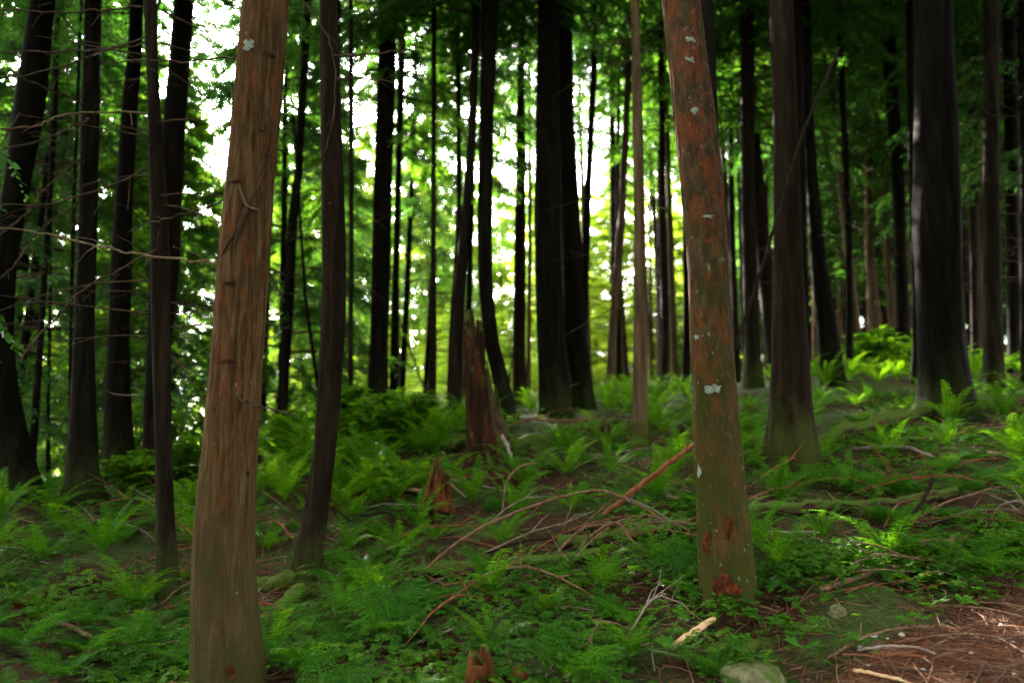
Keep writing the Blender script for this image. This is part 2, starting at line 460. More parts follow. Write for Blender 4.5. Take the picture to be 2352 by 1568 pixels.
a = gm.attributes.new("meadow", 'FLOAT', 'POINT'); a.data.foreach_set("value", md.ravel().astype(np.float32))
gm.materials.append(ground_mat())
tag(link("ground", gm), kind="structure")

# lake far below on the left
m, nt, b = new_mat("lake_water")
b.inputs["Base Color"].default_value = (0.05, 0.08, 0.09, 1)
b.inputs["Roughness"].default_value = 0.12
bp = N(nt, "ShaderNodeBump", _Strength=0.25, _Distance=0.1)
nt.links.new(noise(nt, mapping(nt, (0.5, 0.5, 1)), 1.2, 4), bp.inputs["Height"]); nt.links.new(bp.outputs[0], b.inputs["Normal"])
LZ = -4.9
tag(link("water", new_mesh("water", [(-880, 16, LZ), (200, 16, LZ), (200, 1450, LZ), (-880, 1450, LZ)], [(0, 1, 2, 3)], m)), kind="structure")

# ------------------------------------------------------------------ foliage meshes
def unit(v): return v / (np.linalg.norm(v, axis=-1, keepdims=True) + 1e-9)

def sprays_quads(o, d, nrm, L, rng, nleaf=14, ll=0.10, lw=0.034):
    """o,d,nrm (N,3) L (N,) -> quads of flat feathery sprays with leaf-sized faces"""
    s = unit(np.cross(d, nrm)); out = []
    n = len(o)
    for k in range(nleaf):
        f = (k + 0.6) / nleaf
        side = 1 if k % 2 else -1
        sag = -0.25 * f * f
        p = o + d * (L * f)[:, None] + nrm * (L * sag)[:, None]
        ang = rng.uniform(0.5, 1.0, n) * side
        ld = unit(d * np.cos(ang)[:, None] + s * np.sin(ang)[:, None] + nrm * rng.uniform(-0.45, 0.2, n)[:, None])
        ls = unit(np.cross(ld, nrm + 0.5 * rng.normal(size=(n, 3))))
        l = (ll * (1.15 - 0.5 * f) * rng.uniform(0.6, 1.3, n) * (L / 0.45))[:, None]
        wd = l * (lw / ll) * rng.uniform(0.8, 1.3, n)[:, None]
        out.append(np.stack([p, p + ld * l * 0.55 + ls * wd, p + ld * l, p + ld * l * 0.5 - ls * wd], 1))
    return np.concatenate(out, 0)

def make_crown(seed, h, rmax, nbr, nspr, droop=0.35, prof=None, nleaf=14, ll=0.10, lw=0.034, gap=0.0):
    rng = np.random.RandomState(seed)
    O, D, NR, LS = [], [], [], []
    LV, LF = [], []
    prof = prof or (lambda f: (1 - f) ** 0.8 * (0.75 + 0.25 * min(1, f * 6)) + 0.05)
    for i in range(nbr):
        f = (i + rng.uniform()) / nbr
        if rng.uniform() < gap: continue
        z = h * f
        r = rmax * prof(f) * rng.uniform(0.55, 1.12)
        az = i * 2.399 + rng.uniform(-0.5, 0.5)
        hd = np.array([math.cos(az), math.sin(az), 0]); sd = np.array([-hd[1], hd[0], 0])
        dr = droop * rng.uniform(0.6, 1.4)
        pos = lambda s: hd * r * s + np.array([0, 0, z + r * (0.18 * s - dr * s * s)]) + sd * r * 0.12 * math.sin(s * 3 + i)
        pth = np.array([pos(s) for s in (0, .25, .5, .75, 1.0)])
        v, fc = tube_geo(pth, np.array([1, .75, .5, .3, .12]) * (0.012 + 0.009 * r), 4, base=len(LV))
        LV += v; LF += fc
        for j in range(nspr):
            s = rng.uniform(0.18, 1.0) ** 0.8
            lat = rng.uniform(-1, 1)
            side = 1 if lat > 0 else -1
            p = pos(s) + (sd * lat + hd * abs(lat) * 0.5) * r * 0.32 * (1.1 - s * 0.7) + np.array([0, 0, -abs(lat) * 0.14 * r + rng.uniform(-.03, .03)])
            a = side * rng.uniform(0.1, 0.9)
            dd = hd * math.cos(a) + sd * math.sin(a) + np.array([0, 0, -rng.uniform(0.1, 0.8)])
            O.append(p); D.append(dd); LS.append(rng.uniform(0.3, 0.55))
            NR.append(np.array([0, 0, 1.0]) + 0.35 * rng.normal(size=3))
    O, D, NR, LS = np.array(O), unit(np.array(D)), unit(np.array(NR)), np.array(LS)
    NR = unit(NR - D * (NR * D).sum(1)[:, None])
    q = sprays_quads(O, D, NR, LS, rng, nleaf, ll, lw)
    LV = np.array(LV)
    lq = np.array([[LV[i] for i in f] for f in LF if len(f) == 4])      # the limbs that carry the sprays
    me = quad_mesh("crown", np.concatenate([q, lq]), M["needles_dark"])
    me.materials.append(M["limb"])
    mi = np.zeros(len(me.polygons), np.int32); mi[len(q):] = 1
    me.polygons.foreach_set("material_index", mi)
    return me

BIG = [make_crown(11 + i, 13.0, 3.4, 95, 36, 0.35, nleaf=18, ll=0.095, lw=0.026) for i in range(3)]     # high canopy of tall conifers
HEM = [make_crown(31 + i, 9.5, 2.3, 58, 58, 0.45, nleaf=22, ll=0.07, lw=0.019, gap=0.15) for i in range(4)]      # drooping hemlock/cedar foliage
FAR = [make_crown(51 + i, 8.0, 2.4, 46, 28, 0.3, nleaf=10, ll=0.13, lw=0.036, gap=0.10) for i in range(3)]       # distant sunlit young trees

def dead_twigs(seed, z0, z1, n, lmin, lmax):
    rng = np.random.RandomState(seed); V, Fc = [], []
    for i in range(n):
        z = rng.uniform(z0, z1); az = rng.uniform(0, 6.28); L = rng.uniform(lmin, lmax)
        hd = np.array([math.cos(az), math.sin(az), 0]); b = rng.uniform(-0.5, 0.2); c = rng.uniform(-.3, .3)
        p = np.array([hd * L * s + np.array([-hd[1], hd[0], 0]) * L * c * s * s + np.array([0, 0, z + L * b * s * s]) for s in (0.0, .3, .6, 1)])
        v, f = tube_geo(p, np.array([1, .8, .55, .25]) * rng.uniform(0.005, 0.011), 4, base=len(V)); V += v; Fc += f
        if rng.uniform() < 0.6:
            q = p[2]; d2 = unit(hd + np.array([-hd[1], hd[0], 0]) * rng.choice([-1, 1]) + np.array([0, 0, rng.uniform(-.5, .2)]))
            v, f = tube_geo(np.array([q, q + d2 * L * .2, q + d2 * L * .38]), np.array([.5, .4, .2]) * .008, 3, base=len(V)); V += v; Fc += f
    return new_mesh("twig_clumps", V, Fc, M["limb"])
TWIG = [dead_twigs(71 + i, 1.6, 7.5, 34, 0.3, 1.5) for i in range(4)]

def crown_on(root, kind, loc, rz, sc, mat=None):
    o = link("crown", kind, root, loc)
    o.rotation_euler = (0, 0, rz); o.scale = sc
    if mat:
        o.material_slots[0].link = 'OBJECT'; o.material_slots[0].material = M[mat]

# ------------------------------------------------------------------ measured trees
class Trunk: pass
TREES = {}
def measured_tree(key, Y, pts, mat, label, height=16.0, crown=0, cstart=8.5, cmat="needles_dark", twigs=None, seg=24, row=0.2, flare=0.10, group="conifers of the stand", crownset=None, csc=1.0):
    """pts: (v, left, right) edges of the trunk in the photo, top first; the tree stands at depth Y"""
    rng = np.random.RandomState(abs(hash(key)) % 1000 if False else sum(ord(c) * (i + 3) for i, c in enumerate(key)))
    P = []
    for v, l, r in pts:
        c = at((l + r) / 2, v, Y); d = ray((l + r) / 2, v)
        P.append((c[0], c[2], (r - l) / 2 / F * (Y / d[1])))
    P = np.array(P)[::-1]                       # from the base upwards
    b0 = P[0].copy()
    gz = float(ground(b0[0], Y))
    root = bpy.data.objects.new("conifer_tree", None)
    COL.objects.link(root)
    root.location = (b0[0], Y, min(b0[1], gz) if b0[1] < gz + 0.5 else gz)
    root.empty_display_size = 0.3
    tag(root, label, "tree", group)
    below = P[0].copy(); below[1] = min(gz, P[0][1]) - 0.35; below[0] = P[0][0] + (P[0][0] - P[1][0]) / max(P[1][1] - P[0][1], 0.1) * 0.2 * 0.3; below[2] *= 1.12
    P = np.vstack([below, P])
    top = P[-1]
    k = min(3, len(P) - 1)
    slope = (P[-1][0] - P[-1 - k][0]) / (P[-1][1] - P[-1 - k][1])
    tap = 0.0
    ztop = max(height, top[1] + 3)
    ext = []
    for f in (0.25, 0.5, 0.75, 1.0):
        z = top[1] + (ztop - top[1]) * f
        ext.append((top[0] + slope * 0.6 * (z - top[1]), z, max(0.02, top[2] * (1 - 0.9 * f))))
    P = np.vstack([P, ext])
    zs = np.concatenate([np.arange(P[0][1], top[1] + 0.5, row), np.arange(top[1] + 0.6, ztop + .01, 0.8)])
    # monotone-ish smooth interpolation
    xs = np.interp(zs, P[:, 1], P[:, 0]); rs = np.interp(zs, P[:, 1], P[:, 2])
    ker = max(1, int(0.35 / row))
    if ker > 1:
        kk = np.ones(2 * ker + 1) / (2 * ker + 1)
        for _ in range(2):
            xs = np.convolve(np.pad(xs, ker, mode='reflect', reflect_type='odd'), kk, 'valid')
            rs = np.convolve(np.pad(rs, ker, mode='reflect', reflect_type='odd'), kk, 'valid')
    rs = np.maximum(rs, 0.012)
    an = np.linspace(0, 2 * math.pi, seg, endpoint=False)
    A, Z = np.meshgrid(an, zs)
    hb = zs - (root.location.z)
    fl = flare * np.exp(-np.maximum(hb, 0) / 0.28)[:, None]
    ph = rng.uniform(0, 6.28); nr = rng.randint(4, 7)
    prof = 1 + fl * (np.cos(nr * A + ph) + 0.5 * np.cos((nr + 2) * A + 2.1 * ph))
    sd = rng.randint(0, 999)
    ca, sa = np.cos(A), np.sin(A)
    prof += 0.035 * vnoise(ca * 2.2 + 9, sa * 2.2 + Z * 1.1, sd) + 0.018 * vnoise(ca * 7 + sa * 5 + 30, Z * 3 + sa * 6, sd + 1)
    if seg > 100:                               # fibrous strips and flaking plates of the nearest bark
        q = A / 6.2832
        wrap = np.minimum(1, np.minimum(q, 1 - q) * 30)
        fz = vnoise(q * 46 + 3 + 0.8 * vnoise(q * 9, Z * 1.5, sd + 9), Z * (2.2 if key == "main" else 5), sd + 2)
        fz2 = vnoise(q * 90, Z * (6 if key == "main" else 16), sd + 3)
        plate = np.where(fz > 0.12, 1.0, 0.0) * np.clip((fz - 0.12) * 8, 0, 1)
        prof += wrap * (0.014 * np.abs(fz) + 0.010 * plate + 0.008 * fz2)
    yo = 0.03 * vnoise(zs * 0.5, zs * 0 + 3.3, sd) * np.minimum(1, np.maximum(0, hb))
    R = rs[:, None] * prof
    V = np.stack([xs[:, None] + R * ca, Y + yo[:, None] + R * sa, Z], -1) - np.array(root.location)
    n = len(zs)
    fc = []
    for i in range(n - 1):
        for j in range(seg):
            j2 = (j + 1) % seg
            fc.append((i * seg + j, i * seg + j2, (i + 1) * seg + j2, (i + 1) * seg + j))
    fc.append(tuple((n - 1) * seg + j for j in range(seg)))
    me = new_mesh("trunk", V.reshape(-1, 3), fc, M[mat])
    link("trunk", me, root)
    T = Trunk(); T.root, T.Y, T.xs, T.zs, T.rs, T.yo = root, Y, xs, zs, rs, yo
    TREES[key] = T
    if crown:
        z0 = cstart + (1.5 if Y < 11.2 else -1.2)
        if Y < 9: csc *= 0.65
        elif Y > 11.2: csc *= 1.25
        z0a = root.location.z + z0
        cxp = float(np.interp(z0a, zs, xs)) - root.location.x
        crown_on(root, (crownset or BIG)[rng.randint(0, 3)], (cxp, 0, z0), rng.uniform(0, 6.28), (csc * rng.uniform(0.6, 0.75), csc * rng.uniform(0.6, 0.75), max(0.5, (ztop - z0a) / 13.0)), cmat)
    if twigs is not None:
        o = link("twig_clumps", TWIG[twigs % 4], root, (float(np.interp(root.location.z + 4, zs, xs)) - root.location.x, 0, 0))
        o.rotation_euler = (0, 0, rng.uniform(0, 6.28))
    return T

MT = measured_tree
MT("main", 4.7, [(0, 558, 658), (150, 545, 648), (300, 532, 635), (450, 518, 625), (600, 505, 615), (784, 492, 602), (934, 478, 595), (1084, 462, 583), (1234, 450, 580), (1384, 443, 585), (1484, 445, 595), (1568, 452, 610), (1640, 452, 632)],
   "bark_tan", "big tan-orange trunk in front, leaning right, cut off by the picture's lower edge", 15, 1, 9.0, seg=150, row=0.025, flare=0.14)
MT("rusty", 5.3, [(0, 1520, 1605), (200, 1543, 1630), (400, 1560, 1660), (550, 1578, 1668), (700, 1585, 1680), (850, 1590, 1690), (1000, 1598, 1700), (1100, 1600, 1712), (1200, 1605, 1720), (1300, 1608, 1735), (1400, 1605, 1748), (1425, 1600, 1752)],
   "bark_red", "rust-red trunk blotched with green moss and pale lichen spots", 15, 1, 9.0, seg=150, row=0.025, flare=0.16)
MT("curved", 7.0, [(0, 735, 775), (300, 738, 785), (550, 740, 795), (700, 742, 795), (800, 735, 790), (950, 728, 780), (1100, 715, 765), (1200, 690, 750), (1300, 674, 738), (1340, 660, 733), (1385, 632, 736)],
   "bark_brown", "slender brown trunk bowing right of the tan one, its foot on a mossy root", 15, 1, 8.5, seg=32, row=0.1)
MT("left_front", 6.8, [(0, 330, 358), (150, 337, 362), (250, 340, 367), (350, 342, 375), (500, 346, 386), (784, 347, 390), (934, 352, 390), (1084, 357, 395), (1184, 360, 400), (1284, 361, 405), (1340, 360, 414), (1380, 354, 424)],
   "bark_brown", "slim dark trunk standing in ferns just left of the big tan trunk", 14, 1, 8.0, seg=28, row=0.12, twigs=0)
MT("left_lean", 10.5, [(0, 400, 445), (150, 390, 435), (300, 375, 425), (400, 365, 420), (500, 352, 413), (600, 346, 410), (784, 340, 392), (934, 330, 368), (1084, 325, 368), (1115, 320, 372)],
   "bark_dark", "dark trunk leaning right against the glare, behind the slim trunk left of the tan one", 17, 1, 5.2, crownset=HEM, csc=1.5)
MT("far_left", 9.5, [(0, 75, 125), (200, 45, 107), (300, 30, 92), (400, 18, 72), (500, 3, 55), (600, -8, 38), (784, -20, 28), (884, -16, 38), (984, -10, 56), (1084, 5, 84), (1144, 18, 102), (1175, 15, 115)],
   "bark_dark", "dark trunk with a swept curved foot at the picture's left edge", 16, 1, 5.2, crownset=HEM, csc=1.5, twigs=1)
MT("left_thin", 11.5, [(0, 125, 137), (300, 116, 128), (600, 98, 111), (784, 85, 99), (1040, 64, 82), (1130, 58, 80)],
   "bark_dark", "thin dark sapling trunk just right of the curved trunk at the left edge", 12, 0, twigs=2)
MT("left_thread", 12.5, [(400, 112, 118), (784, 110, 117), (1000, 107, 116), (1130, 105, 117)],
   "bark_dark", "thread-thin sapling trunk between the curved left trunk and the next thick one", 8, 0, twigs=3)
MT("left_c", 9.5, [(0, 197, 232), (300, 187, 227), (500, 180, 220), (700, 175, 215), (784, 172, 215), (934, 165, 220), (1084, 155, 225), (1130, 150, 236), (1160, 142, 246)],
   "bark_dark", "thick straight dark trunk with flared foot, second thick one from the left edge", 16, 1, 5.2, crownset=HEM, csc=1.5, twigs=0)
MT("left_c_side", 11.0, [(500, 166, 174), (784, 160, 167), (1084, 157, 166), (1160, 154, 168)],
   "bark_dark", "pole-thin trunk touching the left side of the flared dark trunk", 9, 0)
MT("left_d", 11.0, [(0, 300, 330), (125, 295, 325), (250, 280, 315), (400, 270, 307), (500, 262, 302), (600, 255, 300), (784, 250, 295), (884, 245, 299), (984, 240, 303), (1084, 235, 311), (1108, 230, 316)],
   "bark_dark", "dark trunk with broad foot silhouetted against pale water on the left", 16, 1, 5.2, crownset=HEM, csc=1.5, twigs=1)
MT("behind_main", 13.0, [(0, 700, 716), (400, 676, 694), (500, 662, 684), (784, 645, 670), (900, 640, 662), (995, 632, 658)],
   "bark_dark", "leaning dark trunk seen between the tan trunk and the bowed brown one", 12, 1, 8.0, crownset=HEM, csc=0.6)
MT("behind_curved", 12.5, [(680, 698, 706), (784, 712, 720), (900, 728, 736), (960, 734, 744)],
   "bark_dark", "leafless leaning stem just left of the bowed brown trunk", 4.6, 0)
MT("pole_a", 12.0, [(0, 802, 812), (400, 802, 813), (784, 799, 810), (970, 800, 813)],
   "bark_brown", "thin straight pole trunk right of the bowed brown trunk", 11, 0, twigs=2)
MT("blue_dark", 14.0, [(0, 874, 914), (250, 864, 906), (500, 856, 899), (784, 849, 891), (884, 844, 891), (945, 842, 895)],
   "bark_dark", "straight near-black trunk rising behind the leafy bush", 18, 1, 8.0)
MT("pole_b", 16.0, [(0, 915, 924), (500, 906, 914), (784, 912, 919), (925, 911, 920)],
   "bark_pale", "thin pale pole trunk right of the near-black trunk behind the bush", 12, 0, twigs=3)
MT("pole_h", 13.0, [(0, 992, 1002), (500, 990, 1001), (784, 988, 1003), (970, 982, 1001)],
   "bark_brown", "thin straight trunk standing alone between the leafy bush and the red snag", 12, 1, 8, crownset=HEM, csc=0.8)
MT("pole_i0", 14.5, [(0, 1046, 1057), (300, 1049, 1058), (500, 1050, 1060), (784, 1030, 1040), (975, 1024, 1036)],
   "bark_dark", "thin dark trunk hugging the left side of the trunk behind the red snag", 14, 0)
MT("pole_i", 12.5, [(0, 1085, 1103), (300, 1075, 1094), (500, 1060, 1080), (650, 1042, 1070), (784, 1036, 1062), (990, 1028, 1060)],
   "bark_brown", "grey-brown trunk leaning right just left of the red snag", 16, 1, 8)
MT("swept_j", 12.0, [(0, 1106, 1144), (250, 1101, 1134), (500, 1096, 1131), (650, 1099, 1131), (784, 1111, 1146), (884, 1134, 1172), (960, 1152, 1192), (975, 1154, 1200)],
   "bark_dark", "dark trunk whose lower stem sweeps right behind the red snag", 17, 1, 8)
MT("pole_k", 18.0, [(0, 1188, 1204), (200, 1188, 1205), (500, 1182, 1208), (784, 1178, 1207), (930, 1176, 1209)],
   "bark_brown", "brown trunk in bright greenery left of the thick black pair", 17, 1, 9)
MT("pole_k2", 20.0, [(300, 1212, 1222), (600, 1212, 1222), (784, 1210, 1220), (925, 1206, 1219)],
   "bark_pale", "pale thin trunk pressed against the left of the thick black pair", 12, 0)
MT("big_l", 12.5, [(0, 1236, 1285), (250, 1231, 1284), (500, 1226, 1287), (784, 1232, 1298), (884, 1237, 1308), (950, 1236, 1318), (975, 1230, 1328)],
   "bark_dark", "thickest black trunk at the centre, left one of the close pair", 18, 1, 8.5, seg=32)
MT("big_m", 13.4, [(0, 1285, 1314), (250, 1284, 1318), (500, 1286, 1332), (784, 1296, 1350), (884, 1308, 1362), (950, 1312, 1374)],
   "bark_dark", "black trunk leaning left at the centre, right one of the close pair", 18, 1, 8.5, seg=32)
MT("pole_n", 15.0, [(0, 1362, 1373), (175, 1356, 1371), (400, 1345, 1360), (600, 1334, 1354), (784, 1328, 1348), (925, 1322, 1344)],
   "bark_dark", "slim dark trunk leaning right out of the close black pair", 15, 0, twigs=0)
MT("pole_o", 17.0, [(0, 1445, 1458), (200, 1434, 1449), (500, 1420, 1437), (784, 1395, 1416), (918, 1390, 1414)],
   "bark_pale", "slim tan trunk leaning right in the bright gap at the centre", 15, 1, 9, crownset=HEM, twigs=1)
MT("pole_p", 10.0, [(0, 1449, 1467), (250, 1452, 1475), (500, 1456, 1481), (784, 1455, 1488), (934, 1453, 1487), (1020, 1442, 1489)],
   "bark_pale", "straight grey-tan trunk with mossy foot, nearest in the bright gap at the centre", 15, 1, 8.5, twigs=2)
MT("pole_q", 17.0, [(100, 1512, 1524), (500, 1514, 1530), (784, 1519, 1538), (914, 1514, 1538)],
   "bark_brown", "slim brown trunk between the grey-tan trunk and the rust-red one", 15, 1, 9, crownset=HEM, twigs=3)
MT("pole_r", 15.5, [(0, 1560, 1576), (660, 1570, 1585), (784, 1569, 1585), (918, 1566, 1586)],
   "bark_dark", "slim black trunk just left of the rust-red trunk's middle", 15, 0)
MT("behind_rusty", 7.6, [(0, 1606, 1640), (120, 1616, 1644), (240, 1624, 1648), (500, 1630, 1655), (800, 1640, 1668), (1120, 1650, 1685)],
   "bark_dark", "dark trunk hidden behind the rust-red trunk, showing at its upper right", 15, 1, 8)
MT("pole_ra", 19.0, [(150, 1672, 1682), (500, 1674, 1688), (784, 1684, 1698), (895, 1688, 1704)],
   "bark_brown", "thin brown trunk close to the right side of the rust-red trunk", 15, 0, twigs=0)
MT("pole_s0", 15.0, [(0, 1700, 1732), (300, 1702, 1733), (500, 1703, 1735), (784, 1710, 1745), (892, 1708, 1754)],
   "bark_brown", "straight brown trunk between the rust-red trunk and the dark broad one", 16, 1, 8.5)
MT("pole_s1", 22.0, [(300, 1752, 1762), (600, 1756, 1768), (880, 1758, 1772)],
   "bark_pale", "pale thin trunk showing at the left edge of the dark broad trunk", 14, 0)
MT("broad_s", 8.5, [(0, 1768, 1822), (250, 1776, 1830), (500, 1780, 1838), (784, 1774, 1853), (884, 1773, 1860), (984, 1768, 1866), (1034, 1756, 1874), (1060, 1748, 1880)],
   "bark_brown", "broad dark trunk with flared roots right of the rust-red trunk", 17, 1, 8.5, seg=40, row=0.1, flare=0.16)
MT("pole_s2", 13.0, [(0, 1822, 1842), (300, 1828, 1848), (500, 1838, 1852), (784, 1846, 1860), (885, 1846, 1862)],
   "bark_dark", "slim dark trunk rising along the right side of the broad flared trunk", 16, 1, 8)
MT("lean_u", 14.0, [(0, 1838, 1862), (250, 1846, 1868), (400, 1853, 1877), (600, 1860, 1896), (784, 1880, 1928), (880, 1888, 1942)],
   "bark_dark", "dark trunk leaning left, next right after the broad flared trunk", 17, 1, 8.5, twigs=1)
MT("pole_v", 15.5, [(0, 1918, 1932), (300, 1932, 1946), (500, 1942, 1956), (784, 1943, 1959), (885, 1944, 1962)],
   "bark_dark", "slim black pole trunk left of the bright green bush on the right", 15, 0, twigs=2)
MT("pole_w", 17.0, [(0, 2018, 2050), (250, 2038, 2066), (500, 2053, 2080), (784, 2060, 2090), (870, 2056, 2096)],
   "bark_dark", "dark trunk leaning left, right beside the bright green bush", 17, 1, 8.5, twigs=3)
MT("pole_w2", 13.5, [(0, 2082, 2100), (400, 2088, 2102), (784, 2096, 2110), (930, 2088, 2108)],
   "bark_dark", "slim black trunk just left of the huge dark trunk on the right", 15, 0)
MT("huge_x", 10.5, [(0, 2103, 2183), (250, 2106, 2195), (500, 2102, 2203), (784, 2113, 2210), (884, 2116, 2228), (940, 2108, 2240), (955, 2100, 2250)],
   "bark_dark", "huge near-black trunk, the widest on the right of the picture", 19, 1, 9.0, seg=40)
MT("lean_x2", 14.5, [(450, 2186, 2200), (700, 2200, 2214), (860, 2212, 2228)],
   "bark_brown", "thin trunk leaning against the right side of the huge dark trunk", 9, 0)
MT("pole_x3", 18.0, [(0, 2222, 2240), (500, 2226, 2242), (800, 2232, 2250), (890, 2230, 2252)],
   "bark_brown", "thin brown trunk right of the huge dark trunk, twigs all along it", 15, 1, 9, twigs=0)
MT("pole_y", 12.5, [(0, 2260, 2290), (500, 2260, 2295), (784, 2260, 2300), (918, 2256, 2306)],
   "bark_brown", "straight grey-brown trunk near the right edge with a bare foot", 17, 1, 8.5, twigs=1)
MT("pole_z", 15.0, [(0, 2304, 2332), (500, 2310, 2336), (860, 2316, 2344)],
   "bark_dark", "dark trunk right of the grey-brown trunk near the right edge", 17, 1, 8.5, twigs=2)
MT("edge_r", 13.0, [(0, 2340, 2364), (500, 2344, 2368), (860, 2346, 2374)],
   "bark_dark", "last dark trunk cut by the picture's right edge", 17, 1, 8.5, twigs=3)
MT("red_foot", 24.0, [(300, 1985, 1999), (600, 1988, 2008), (700, 1992, 2018), (800, 1994, 2034)],
   "bark_pale", "reddish trunk with a wide tapering foot behind the bright bush on the right", 16, 1, 9)
MT("pale_r", 20.0, [(300, 1858, 1872), (640, 1866, 1884), (860, 1866, 1888)],
   "bark_pale", "pale tan trunk glimpsed right behind the broad flared trunk", 15, 1, 9)

# ------------------------------------------------------------------ trees further back and around
rt = np.random.RandomState(5)
def plain_trunk(seed, h, r):
    rng = np.random.RandomState(seed); n = 26; seg = 14
    zs = np.linspace(-0.5, h, n)
    bx, by = rng.uniform(-.25, .25, 2)
    px = bx * np.sin(zs / h * 3 + rng.uniform(0, 6)); py = by * np.sin(zs / h * 3 + rng.uniform(0, 6))
    px -= np.interp(0, zs, px); py -= np.interp(0, zs, py)
    rr = r * (1 - 0.9 * np.clip(zs / h, 0, 1) ** 1.2) * (1 + 0.5 * np.exp(-np.maximum(zs, 0) / 0.4))
    return new_mesh("trunk", *tube_geo(np.stack([px, py, zs], 1), rr, seg, 0.05, seed), None)
PLAIN = [plain_trunk(200 + i, 17, 0.16) for i in range(6)]
def filler(x, y, h, rscale, bark, kind, cstart, csc, cmat, label, group, twig=None):
    root = bpy.data.objects.new("conifer_tree", None); COL.objects.link(root)
    z = float(ground(x, y)); root.location = (x, y, z - 0.05)
    root.rotation_euler = (rt.uniform(-.03, .03), rt.uniform(-.03, .03), rt.uniform(0, 6.28))
    root.empty_display_size = 0.3
    tag(root, label, "tree", group)
    me = PLAIN[rt.randint(0, 6)]
    if not me.materials: me.materials.append(M["bark_dark"])
    o = link("trunk", me, root); o.scale = (rscale, rscale, h / 17.0)
    o.material_slots[0].link = 'OBJECT'; o.material_slots[0].material = M[bark]
    hh = {id(BIG): 13.0, id(HEM): 9.5, id(FAR): 8.0}[id(kind)]
    crown_on(root, kind[rt.randint(0, len(kind))], (0, 0, cstart), rt.uniform(0, 6.28), (csc, csc, (h + 0.3 - cstart) / hh), cmat)
    if twig is not None:
        link("twig_clumps", TWIG[twig % 4], root)
    return root
taken = [(float(T.root.location.x), T.Y) for T in TREES.values()]
def free(x, y, dmin):
    return all((x - a) ** 2 + (y - b) ** 2 > dmin ** 2 for a, b in taken)
def scatter(n, a0, a1, y0, y1, dmin, fn, pw=1.0):
    k = 0; tries = 0
    while k < n and tries < n * 60:
        tries += 1
        y = y0 + (y1 - y0) * rt.uniform() ** pw; x = rt.uniform(a0, a1) * y
        if not free(x, y, dmin): continue
        taken.append((x, y)); fn(x, y); k += 1

# dark stand at right
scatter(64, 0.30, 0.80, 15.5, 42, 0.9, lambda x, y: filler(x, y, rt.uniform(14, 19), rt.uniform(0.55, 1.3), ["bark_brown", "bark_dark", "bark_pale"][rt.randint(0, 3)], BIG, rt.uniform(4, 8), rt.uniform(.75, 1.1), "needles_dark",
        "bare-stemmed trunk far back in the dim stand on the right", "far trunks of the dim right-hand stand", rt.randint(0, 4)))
scatter(46, 0.13, 0.80, 18, 44, 0.6, lambda x, y: filler(x, y, rt.uniform(13, 18), rt.uniform(0.3, 0.65), ["bark_brown", "bark_pale", "bark_pale"][rt.randint(0, 3)], HEM, rt.uniform(8, 11), rt.uniform(.5, .8), "needles_dark",
        "pencil-thin pale trunk far back between the larger trunks", "pencil-thin far trunks", rt.randint(0, 4)))
# understory giving low dark foliage on the right
scatter(26, 0.30, 0.80, 22, 46, 1.5, lambda x, y: filler(x, y, rt.uniform(7, 11), 0.6, "bark_dark", HEM, rt.uniform(1.5, 3.5), rt.uniform(1.1, 1.6), "needles_dark",
        "drooping young hemlock deep in the dim stand on the right", "young hemlocks of the right-hand stand"))
# centre: slim trunks in the light
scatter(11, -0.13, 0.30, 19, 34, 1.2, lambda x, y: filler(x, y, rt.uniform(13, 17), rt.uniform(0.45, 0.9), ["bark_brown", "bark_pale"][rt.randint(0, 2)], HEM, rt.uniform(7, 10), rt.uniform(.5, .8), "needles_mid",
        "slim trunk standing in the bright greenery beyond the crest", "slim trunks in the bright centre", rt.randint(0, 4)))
# bright young trees beyond the crest
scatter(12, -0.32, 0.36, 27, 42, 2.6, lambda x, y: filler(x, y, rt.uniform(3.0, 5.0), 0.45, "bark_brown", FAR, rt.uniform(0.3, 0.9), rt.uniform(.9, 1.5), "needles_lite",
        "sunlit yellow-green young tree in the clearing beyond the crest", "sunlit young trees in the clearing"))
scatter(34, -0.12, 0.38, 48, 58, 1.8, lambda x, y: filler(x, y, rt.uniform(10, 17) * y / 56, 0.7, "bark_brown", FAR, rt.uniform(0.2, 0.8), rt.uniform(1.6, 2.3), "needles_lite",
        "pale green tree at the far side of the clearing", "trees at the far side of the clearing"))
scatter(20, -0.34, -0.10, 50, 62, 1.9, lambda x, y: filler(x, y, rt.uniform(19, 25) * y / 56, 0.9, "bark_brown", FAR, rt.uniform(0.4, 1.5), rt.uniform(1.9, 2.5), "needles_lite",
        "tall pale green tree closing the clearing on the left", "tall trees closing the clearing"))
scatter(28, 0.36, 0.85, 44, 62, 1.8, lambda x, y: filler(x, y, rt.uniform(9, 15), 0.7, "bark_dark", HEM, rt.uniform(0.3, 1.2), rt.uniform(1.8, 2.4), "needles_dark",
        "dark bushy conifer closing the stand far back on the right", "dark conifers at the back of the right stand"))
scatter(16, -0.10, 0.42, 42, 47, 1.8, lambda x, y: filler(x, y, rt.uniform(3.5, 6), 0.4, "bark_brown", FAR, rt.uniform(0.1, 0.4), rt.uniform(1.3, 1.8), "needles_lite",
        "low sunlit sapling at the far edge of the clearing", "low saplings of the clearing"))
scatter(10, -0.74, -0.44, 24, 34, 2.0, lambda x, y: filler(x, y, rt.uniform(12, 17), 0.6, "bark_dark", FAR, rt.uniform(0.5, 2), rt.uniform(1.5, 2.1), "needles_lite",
        "sunlit tree on the low slope by the water at the left", "sunlit trees by the water"))
